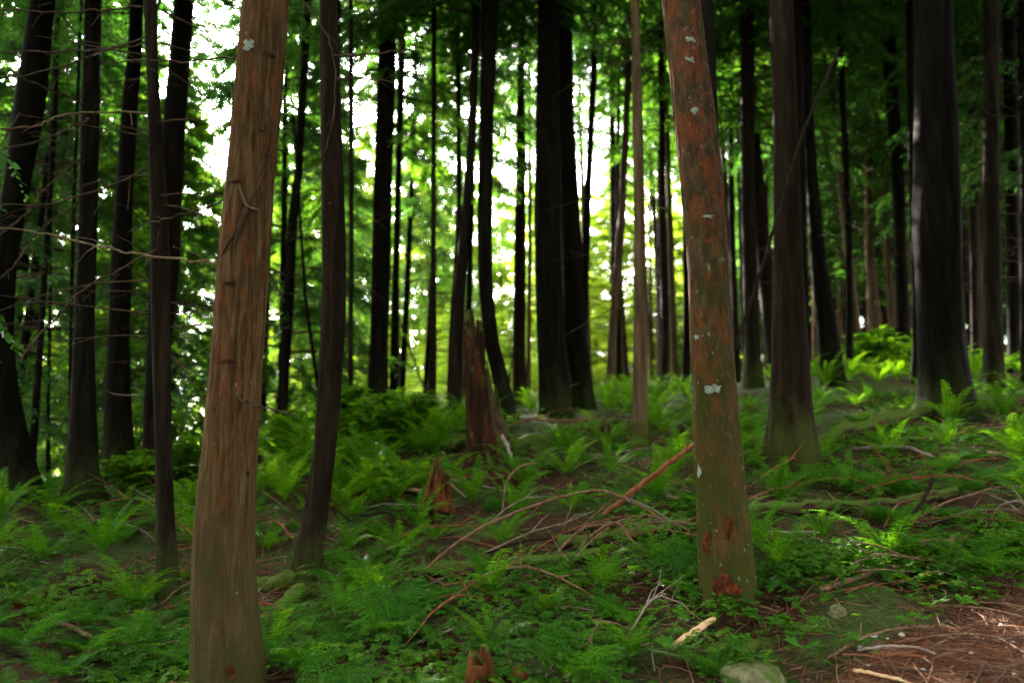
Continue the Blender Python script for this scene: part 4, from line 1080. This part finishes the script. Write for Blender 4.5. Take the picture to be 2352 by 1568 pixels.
# mossy root that runs from the bowed trunk, and roots by the snag
def root_on(key, pts, w, label):
    T = TREES[key]
    P = smooth_path([hit(*p) + np.array([0, 0, 0.03]) for p in pts], 6)
    v, f = tube_geo(P, np.linspace(w, w * 0.6, len(P)) / 2 / F * T.Y, 12, 0.2, 3)
    link("root", new_mesh("root", np.array(v) - np.array(T.root.location), f, M["moss"]), T.root)["label"] = label
root_on("curved", [(712, 1318), (668, 1338), (625, 1352), (575, 1352)], 58, "thick mossy root")
root_on("curved", [(690, 1368), (655, 1400), (625, 1425), (590, 1450)], 44, "lower mossy root")
root_on("broad_s", [(1785, 1046), (1770, 1062), (1752, 1084)], 22, "flared root")
ragged("broken_slab", [(830, 1112, 1124), (880, 1114, 1136), (940, 1116, 1150), (1000, 1118, 1166), (1030, 1112, 1176)], 10.6, "log",
       "leaning dark slab of rotten wood right behind the tall snag", "snag", 0.25, 50, 21)
stone(1225, 1040, 135, 40, "dark root mound right of the tall snag, roots and twigs over it", "log", "root_mound", 8)["category"] = "root mound"
lie("mossy_limb", [(1022, 1050), (1050, 1032), (1092, 1022)], 22, "moss", "bright mossy limb bridging a dark hollow left of the snag", "limb", 0.12, 0.9, 16, 0.2)

stone(1742, 1575, 150, 62, "pale greenish boulder half buried at the bottom edge beside the path", "stone", "boulder", 3, Y=4.15)
stone(1925, 1412, 34, 20, "small mossy rounded stone right of the rust-red trunk's foot", "stone", "stone", 5)
PB = [(2008, 1462, 15), (2040, 1470, 11), (2072, 1458, 12), (2160, 1480, 9), (2230, 1500, 10), (1975, 1490, 14), (2300, 1440, 16), (2280, 1465, 12), (2120, 1540, 12), (2190, 1550, 10), (2330, 1550, 11), (1995, 1530, 9), (2260, 1530, 9), (2330, 1475, 14)]
for i, (u, v, s) in enumerate(PB):
    stone(u, v, s, s * 0.5, "small pale pebble scattered on the red needle path", "pebble", "pebble", 20 + i, nm=(8, 10))["group"] = "pebbles on the path"
def chip(pts, wpx, mat, label):
    a, b = hit(*pts[0]), hit(*pts[1]); a[2] += 0.05; b[2] += 0.09
    d = unit(b - a); s = unit(np.cross(d, [0, 0, 1.0])); t = np.cross(s, d)
    w_ = wpx / 2 / F * a[1]; V = []; n = 12; L = np.linalg.norm(b - a); rng = np.random.RandomState(3)
    for i in range(n):
        f = i / (n - 1); ww = w_ * (0.45 + 0.65 * math.sin(0.4 + f * 2.3)) * rng.uniform(.9, 1.1)
        c = a + d * L * f
        for dx, dz in ((-1, .1), (-.5, .55), (.4, .6), (1, .15), (.5, -.5), (-.5, -.5)):
            V.append(c + s * ww * dx + t * ww * dz * 0.9 + rng.normal(size=3) * w_ * .05)
    fc = [(i * 6 + k, i * 6 + (k + 1) % 6, (i + 1) * 6 + (k + 1) % 6, (i + 1) * 6 + k) for i in range(n - 1) for k in range(6)] + [tuple(range(6)), tuple((n - 1) * 6 + k for k in range(5, -1, -1))]
    o = link("wood_chip", new_mesh("wood_chip", np.array(V) - a, fc, M[mat]), None, a)
    return tag(o, label, "wood chip")
chip([(1545, 1506), (1640, 1456)], 24, "blond", "split piece of blond wood lying on moss at the rust-red trunk's foot")
chip([(940, 1134), (966, 1146)], 16, "blond", "little blond chip left of the small red stump")

# ------------------------------------------------------------------ ferns
def frond(L, lift, az, rng, pairs=26, wmax=0.075, kind="sword"):
    """quads of one arching frond from the origin"""
    hd = np.array([math.cos(az), math.sin(az), 0]); sd = np.array([-hd[1], hd[0], 0])
    n = 40
    t = np.linspace(0, 1, n)
    ang = lift - (lift + rng.uniform(0.1, 0.7)) * t ** 1.4
    st = L / (n - 1)
    r = np.concatenate([[0], np.cumsum(np.cos(ang[:-1]) * st)]); z = np.concatenate([[0], np.cumsum(np.sin(ang[:-1]) * st)])
    bend = rng.uniform(-.25, .25)
    P = hd * r[:, None] + sd * (bend * r * t)[:, None] + np.array([0, 0, 1.0]) * z[:, None]
    T = unit(np.gradient(P, axis=0)); S = unit(np.cross(T, np.cross(sd, T) * -1)); S = unit(sd - T * (T @ sd)[:, None])
    S = unit(S + np.array([0, 0, 1.0]) * rng.uniform(-.25, .25)); Nn = unit(np.cross(T, S))
    out = []
    # midrib
    wr = 0.004
    for i in range(0, n - 4, 4):
        out.append([P[i] - S[i] * wr, P[i + 4] - S[i + 4] * wr, P[i + 4] + S[i + 4] * wr, P[i] + S[i] * wr])
    def at_(f):
        x = f * (n - 1); i = min(int(x), n - 2); a = x - i
        return P[i] * (1 - a) + P[i + 1] * a, T[i], S[i], Nn[i]
    for k in range(pairs):
        f = 0.14 + 0.86 * k / pairs
        p, tt, ss, nn = at_(f)
        if kind == "sword":
            g = min(1, (f - 0.05) * 5) * (1 - f ** 2.2) ** 0.8
            l = wmax * g * L / 0.6; pw = L * 0.86 / pairs * 0.62
            for sg in (-1, 1):
                d = unit(ss * sg + tt * 0.30 + nn * rng.uniform(-.35, .10)); b = tt * pw
                out.append([p - b * .45, p + d * l * .5 - b * .45, p + d * l, p + d * l * .45 + b * .6])
        else:
            g = (1 - f) ** 0.85 * min(1, (f - 0.08) * 9)
            l = wmax * g * L / 0.6
            for sg in (-1, 1):
                d = unit(ss * sg + tt * 0.35 + nn * rng.uniform(-.25, .12)); e = unit(tt - d * (d @ tt))
                m_ = max(2, int(7 * g + 1.5))
                for q in range(m_):
                    h_ = (q + 0.5) / m_
                    pl = l * 0.30 * (1 - h_ * 0.8) + 0.006
                    c = p + d * l * h_
                    for s2 in (-1, 1):
                        dd = unit(e * s2 + d * .5 + nn * rng.uniform(-.2, .2)); bb = d * (l / m_ * .42)
                        out.append([c - bb, c + dd * pl * .6 - bb * .6, c + dd * pl, c + dd * pl * .5 + bb])
    return out

def fern_mesh(name, seed, nf, L, lift0, lift1, mat, **k):
    rng = np.random.RandomState(seed); q = []
    for i in range(nf):
        az = i * 2.399 + rng.uniform(-.35, .35)
        q += frond(L * rng.uniform(.6, 1.1), rng.uniform(lift0, lift1), az, rng, **k)
    return quad_mesh(name, np.array(q), M[mat])
SWORD = [fern_mesh("sword_fern", 300 + i, 13 + i, 0.58, 0.7, 1.35, "fern", pairs=30, wmax=0.062) for i in range(5)]
LADY = [fern_mesh("lacy_fern", 330 + i, 6 + i, 0.50, 0.45, 1.0, "lady", pairs=15, wmax=0.20, kind="lady") for i in range(5)]

def plant(name, me, p, sc, label, cat, group, tilt=0.12):
    o = link(name, me, None, (float(p[0]), float(p[1]), float(ground(p[0], p[1])) - 0.01))
    o.rotation_euler = (rt.uniform(-tilt, tilt), rt.uniform(-tilt, tilt), rt.uniform(0, 6.28)); o.scale = (sc, sc, sc * rt.uniform(.85, 1.15))
    return tag(o, label, cat, group)
bases = [(float(T.root.location.x), T.Y, float(T.rs[min(3, len(T.rs) - 1)]) + 0.12) for T in TREES.values()]
for u, v in ((1000, 1170), (1000, 1190), (1010, 1215), (1110, 1080), (1120, 1110), (1140, 1545)): LOGPTS.append(tuple(hit(u, v)[:2]))
for u, v in ((700, 1345), (670, 1360), (640, 1372), (610, 1380), (580, 1385), (690, 1410), (650, 1425), (620, 1450), (720, 1400), (740, 1420)): LOGPTS.append(tuple(hit(u, v)[:2]))
LP = np.array(LOGPTS)
def clear(x, y): return all((x - a) ** 2 + (y - b) ** 2 > r * r for a, b, r in bases) and float(((LP[:, 0] - x) ** 2 + ((LP[:, 1] - y + 0.12) * 0.8) ** 2).min()) > 0.30 ** 2
placed = []
def spaced(x, y, d): return all((x - a) ** 2 + (y - b) ** 2 > d * d for a, b in placed)
HERO = [(820, 1345, SWORD[0], 0.95, "sword fern with upright drooping fronds right of the bowed brown trunk"),
        (1128, 1500, SWORD[2], 0.70, "sword fern behind the low rotten stump at the bottom edge"),
        (1460, 1510, SWORD[1], 0.62, "sword fern with two upright fronds left of the blond wood chip"),
        (1255, 1400, SWORD[3], 0.60, "sword fern just below the middle of the long mossy log"),
        (960, 1215, SWORD[4], 0.95, "sword fern in front of the small red stump"),
        (1405, 1080, SWORD[0], 0.85, "sword fern fanning out below the grey-tan trunk's foot"),
        (1745, 1260, SWORD[1], 0.75, "sword fern against the right side of the rust-red trunk"),
        (1890, 1235, SWORD[2], 0.75, "sword fern on the near side of the log right of the rust-red trunk"),
        (660, 1080, SWORD[3], 1.1, "bright sword fern between the tan trunk and the bowed brown one"),
        (830, 1090, SWORD[4], 1.15, "tall bright sword fern below the leafy bush"),
        (800, 1262, SWORD[1], 0.75, "sword fern touching the right side of the bowed brown trunk"),
        (130, 1215, SWORD[2], 0.9, "sword fern at the foot of the flared left trunk"),
        (350, 1500, LADY[0], 0.9, "dark lacy fern beside the lower left of the tan trunk"),
        (60, 1480, LADY[1], 1.1, "large lacy fern in the lower left corner"),
        (690, 1540, LADY[2], 0.9, "lacy fern right of the tan trunk at the bottom edge"),
        (900, 1460, LADY[3], 1.0, "wide lacy fern spreading above the hollow log end"),
        (1330, 1560, LADY[4], 1.0, "bright lacy fern at the bottom edge right of the low stump"),
        (1540, 1350, LADY[0], 1.0, "lacy fern leaning on the rust-red trunk's left foot"),
        (2180, 1030, SWORD[0], 0.9, "arching dark fern below the huge dark trunk"),
        (2310, 1110, LADY[1], 1.1, "lacy fern at the right edge above the leaf carpet")]
for u, v, me, sc, lb in HERO:
    p = hit(u, v); placed.append((p[0], p[1]))
    plant(me.name.split(".")[0], me, p, sc * 1.2, lb, "fern", "ferns picked out on the slope")
def zone(x, y):
    a = x / y
    if y > 9.5: return ("fern on the bright crest beyond the fallen logs", "ferns along the crest") if a < 0.33 else ("dark fern on the shaded rise to the right", "ferns of the shaded rise")
    if a < -0.28: return ("fern on the dim slope left of the tan trunk", "ferns of the left slope")
    if a < 0.22: return ("fern among fallen sticks between the two big trunks", "ferns between the two big trunks")
    return ("fern in the leafy ground right of the rust-red trunk", "ferns right of the rust-red trunk")
def ferns(n, mes, name, y0, y1, dmin, s0, s1, acc=None):
    k = 0; t = 0
    while k < n and t < n * 80:
        t += 1
        y = rt.uniform(y0, y1); x = rt.uniform(-0.72, 0.74) * y
        if path_mask(x, y) > 0.05 or not clear(x, y) or not spaced(x, y, dmin): continue
        if acc and rt.uniform() > acc(x, y): continue
        placed.append((x, y)); k += 1
        lb, g = zone(x, y)
        plant(name, mes[rt.randint(0, len(mes))], (x, y), rt.uniform(s0, s1), ("sword " if name == "sword_fern" else "lacy ") + lb, "fern", ("sword " if name == "sword_fern" else "lacy ") + g)
ferns(120, SWORD, "sword_fern", 5.2, 12.5, 0.40, 0.85, 1.5, lambda x, y: 0.35 + 0.65 * (vnoise(x * .8, y * .8, 8) > -0.1) - 0.35 * (x / y > 0.25 and y < 8))
def thicket(n, x0, x1, y0, y1, dmin, s0, s1, lb, g):
    k = t = 0
    while k < n and t < 4000:
        t += 1; x, y = rt.uniform(x0, x1), rt.uniform(y0, y1)
        if not clear(x, y) or not spaced(x, y, dmin): continue
        placed.append((x, y)); k += 1
        o = plant("sword_fern", SWORD[rt.randint(0, 5)], (x, y), rt.uniform(s0, s1), lb, "fern", g)
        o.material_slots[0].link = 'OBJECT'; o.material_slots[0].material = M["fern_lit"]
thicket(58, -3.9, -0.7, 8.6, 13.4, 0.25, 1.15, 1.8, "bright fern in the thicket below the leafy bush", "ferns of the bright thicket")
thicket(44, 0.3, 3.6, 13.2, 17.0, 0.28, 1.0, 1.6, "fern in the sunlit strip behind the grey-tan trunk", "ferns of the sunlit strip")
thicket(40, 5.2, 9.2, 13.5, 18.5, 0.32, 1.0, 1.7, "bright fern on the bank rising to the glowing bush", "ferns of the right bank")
ferns(30, SWORD, "sword_fern", 12, 19, 0.5, 0.8, 1.3)
ferns(105, LADY, "lacy_fern", 4.3, 11, 0.38, 0.55, 1.1, lambda x, y: 0.25 + 0.75 * (vnoise(x * .7 + 5, y * .7, 9) > -0.1) - 0.2 * (x / y > 0.25))

# broadleaf bushes
def leaf_quads(p, d, nrm, l, wdt):
    s = unit(np.cross(d, nrm))
    a, b_ = p, p + d * l
    return [[a, p + d * l * .35 + s * wdt - nrm * wdt * .25, b_, p + d * l * .35 - nrm * 0.0], [a, p + d * l * .35, b_, p + d * l * .35 - s * wdt - nrm * wdt * .25]]
def bush_mesh(seed, h, r, nst, leaf):
    rng = np.random.RandomState(seed); q = []; V, Fc = [], []
    for i in range(nst):
        az = rng.uniform(0, 6.28); rr = r * rng.uniform(.3, 1); hh = h * rng.uniform(.55, 1.05)
        P = np.array([np.array([math.cos(az) * rr * s, math.sin(az) * rr * s, hh * (s ** .8) - .22 * hh * s * s * s]) for s in np.linspace(0, 1, 7)])
        v, f = tube_geo(P, np.linspace(.008, .003, 7), 4, base=len(V)); V += v; Fc += f
        for j in range(16):
            s = rng.uniform(.3, 1); x = s * 6; k = min(int(x), 5); p = P[k] * (1 - x + k) + P[k + 1] * (x - k)
            p = p + rng.normal(size=3) * .05
            a = rng.uniform(0, 6.28)
            for da in (-.7, 0, .7):
                d = unit(np.array([math.cos(a + da), math.sin(a + da), rng.uniform(-.5, .15)]))
                q += leaf_quads(p + d * .02, d, unit(np.array([rng.normal() * .3, rng.normal() * .3, 1])), leaf * rng.uniform(.7, 1.2), leaf * .34)
    V = np.array(V); lq = np.array([[V[i] for i in f] for f in Fc if len(f) == 4])
    me = quad_mesh("leafy_bush", np.concatenate([np.array(q), lq]), M["broad"]); me.materials.append(M["limb"])
    mi = np.zeros(len(me.polygons), np.int32); mi[len(q):] = 1; me.polygons.foreach_set("material_index", mi)
    return me
BUSH = [bush_mesh(400 + i, 1.0, 0.6, 30, 0.15) for i in range(3)]
for (u, v, Y, sc, lb) in [(870, 1000, 11.0, 0.85, "bright leafy bush with broad leaves in front of the near-black trunk"), (930, 1010, 11.3, 0.8, "leafy bush right beside the brightest bush, nearer the snag"), (800, 985, 12.0, 0.9, "leafy bush left of the near-black trunk in the light"),
                          (2010, 868, 16.5, 1.2, "bright yellow-green bush glowing between dark trunks on the right"), (2045, 862, 17.5, 1.2, "bright bush behind the glowing one on the right"),
                          (440, 1120, 10.5, 0.9, "dark bush behind the tan trunk on its left"), (300, 1150, 10.0, 0.7, "bush at the foot of the broad-footed left trunk"), (700, 1020, 12.0, 0.8, "bright bush behind the bowed brown trunk's left side")]:
    p = at(u, v, Y)
    plant("leafy_bush", BUSH[rt.randint(0, 3)], p, sc, lb, "bush", "leafy bushes along the crest", 0.05)

# lobed seedlings by the path
def seedling(seed, n, h, leaf):
    rng = np.random.RandomState(seed); q = []
    for i in range(n):
        az = i * 2.4 + rng.uniform(-.4, .4); r = rng.uniform(.03, .11); hh = h * rng.uniform(.6, 1.1)
        c = np.array([math.cos(az) * r, math.sin(az) * r, hh])
        q.append([np.array([0, 0, 0]), c * .5 + [.003, 0, .01], c, c * .5 - [.003, 0, -.01]])
        nrm = unit(np.array([rng.normal() * .25, rng.normal() * .25, 1]))
        for a in (-1.9, -.95, 0, .95, 1.9):
            d = np.array([math.cos(az + a), math.sin(az + a), 0]); d = unit(d - nrm * (d @ nrm))
            l = leaf * (1 - .16 * abs(a)) * rng.uniform(.9, 1.1)
            q += leaf_quads(c, d, nrm, l, l * .36)
    return quad_mesh("seedling", np.array(q), M["cover"])
SEED = [seedling(500 + i, 5 + i, 0.11, 0.065) for i in range(4)]
for (u, v, sc, lb) in [(2170, 1425, 1.1, "lobed-leaf seedling alone at the edge of the needle path"), (2105, 1450, .9, "small seedling left of the lone one at the path's edge"), (1870, 1535, 1.2, "leafy seedling right of the pale boulder"), (1760, 1460, 1.3, "wide-leaved seedling behind the pale boulder"),
                       (1590, 1535, 1.3, "broad bluish seedling below the blond wood chip"), (1930, 1500, 1.0, "seedling between the boulder and the pale path stick"), (1690, 1430, 1.1, "wide seedling at the rust-red trunk's foot"), (1830, 1480, 1.1, "seedling on the mossy log behind the boulder"), (2250, 1395, 1.1, "seedling at the right where leaves meet the path")]:
    plant("seedling", SEED[rt.randint(0, 4)], hit(u, v), sc, lb, "seedling", "seedlings by the path", 0.1)

# carpet of small leaves (nobody could count it)
rc = np.random.RandomState(77)
def cover_points(n, y0, y1, dens):
    y = rc.uniform(y0 ** 0.5, y1 ** 0.5, n * 4) ** 2; x = rc.uniform(-.75, .78, n * 4) * y
    k = rc.uniform(size=len(x)) < dens(x, y)
    return x[k][:n], y[k][:n]
def cov_d(x, y):
    patchy = np.clip(0.30 + 1.7 * vnoise(x * .9, y * .9, 21) + 0.5 * vnoise(x * 2.5, y * 2.5, 22), 0.04, 1)
    right = np.where(x / y > 0.2, 1.0, 0.36)
    return patchy * right * (1 - np.clip(path_mask(x, y) * 1.6, 0, .985))
x, y = cover_points(15000, 4.0, 12.5, cov_d)
z = ground(x, y); n = len(x)
h = rc.uniform(0.03, 0.13, n); q = []
rot = rc.uniform(0, 6.28, n); sz = rc.uniform(0.022, 0.058, n)
nrm = unit(np.stack([rc.normal(size=n) * .3, rc.normal(size=n) * .3 - .15, np.ones(n)], 1))
c = np.stack([x, y, z + h], 1)
for a in (0, 1.3, -1.3, 2.6):
    d = np.stack([np.cos(rot + a), np.sin(rot + a), np.zeros(n)], 1); d = unit(d - nrm * (d * nrm).sum(1)[:, None])
    s = np.cross(d, nrm); l = (sz * rc.uniform(.8, 1.2, n))[:, None]; wd = l * .36
    b0 = c + d * l * .08
    tip = c + d * l - nrm * l * .15; mid = c + d * l * .45
    q.append(np.stack([b0, mid + s * wd - nrm * wd * .2, tip, mid], 1)); q.append(np.stack([b0, mid, tip, mid - s * wd - nrm * wd * .2], 1))
tag(link("ground_cover", quad_mesh("ground_cover", np.concatenate(q), M["cover"])), "carpet of small pointed green leaves over the forest floor", "ground cover", None, "stuff")

# needle and twig litter
def litter(n, y0, y1, dens, l0, l1, r0, r1):
    x, y = cover_points(n, y0, y1, dens); n = len(x)
    z = ground(x, y); az = rc.uniform(0, 6.28, n); L = rc.uniform(l0, l1, n) * rc.uniform(.4, 1, n)
    dx, dy = np.cos(az) * L / 2, np.sin(az) * L / 2
    za, zb = ground(x - dx, y - dy), ground(x + dx, y + dy)
    r = rc.uniform(r0, r1, n); up = rc.uniform(0.3, 1.5, n) * r + 0.004
    A = np.stack([x - dx, y - dy, za + up], 1); B = np.stack([x + dx, y + dy, zb + up * rc.uniform(.5, 2.5, n)], 1)
    s = np.stack([-np.sin(az), np.cos(az), np.zeros(n)], 1) * r[:, None]; t = np.array([0, 0, 1.0]) * r[:, None]
    c3 = [s, -s * .5 + t * .9, -s * .5 - t * .9]
    mid = (A + B) / 2 + s * rc.uniform(-4, 4, n)[:, None] + t * rc.uniform(0, 2, n)[:, None]
    # one connected 3-sided bent stick each
    ver = np.stack([A + c3[0], A + c3[1], A + c3[2], mid + c3[0], mid + c3[1], mid + c3[2], B + c3[0] * .5, B + c3[1] * .5, B + c3[2] * .5], 1).reshape(-1, 3)
    f0 = np.array([(0, 1, 4, 3), (1, 2, 5, 4), (2, 0, 3, 5), (3, 4, 7, 6), (4, 5, 8, 7), (5, 3, 6, 8)])
    return ver, (np.arange(n)[:, None, None] * 9 + f0[None]).reshape(-1, 4)
path_d = lambda x, y: np.clip(path_mask(x, y) * 1.5, 0.0, 1)
wood_d = lambda x, y: np.clip(0.6 + vnoise(x * .8 + 3, y * .8, 31), 0.1, 1) * 0.8
parts = [litter(11000, 3.9, 6.6, path_d, .03, .14, .0008, .002), litter(420, 3.9, 6.6, path_d, .15, .5, .002, .0055), litter(2600, 4.0, 11, wood_d, .1, .6, .002, .006), litter(5000, 4.0, 9, wood_d, .04, .16, .001, .003)]
off = 0; VV = []; FF = []
for v, f in parts:
    VV.append(v); FF.append(f + off); off += len(v)
V = np.concatenate(VV); Fq = np.concatenate(FF)
me = bpy.data.meshes.new("twig_litter")
me.vertices.add(len(V)); me.vertices.foreach_set("co", V.astype(np.float32).ravel())
me.loops.add(Fq.size); me.loops.foreach_set("vertex_index", Fq.astype(np.int32).ravel())
me.polygons.add(len(Fq)); me.polygons.foreach_set("loop_start", np.arange(0, Fq.size, 4, dtype=np.int32))
me.materials.append(M["litter"]); me.update(calc_edges=True)
tag(link("twig_litter", me), "reddish needles and small twigs strewn over the path and floor", "litter", None, "stuff")
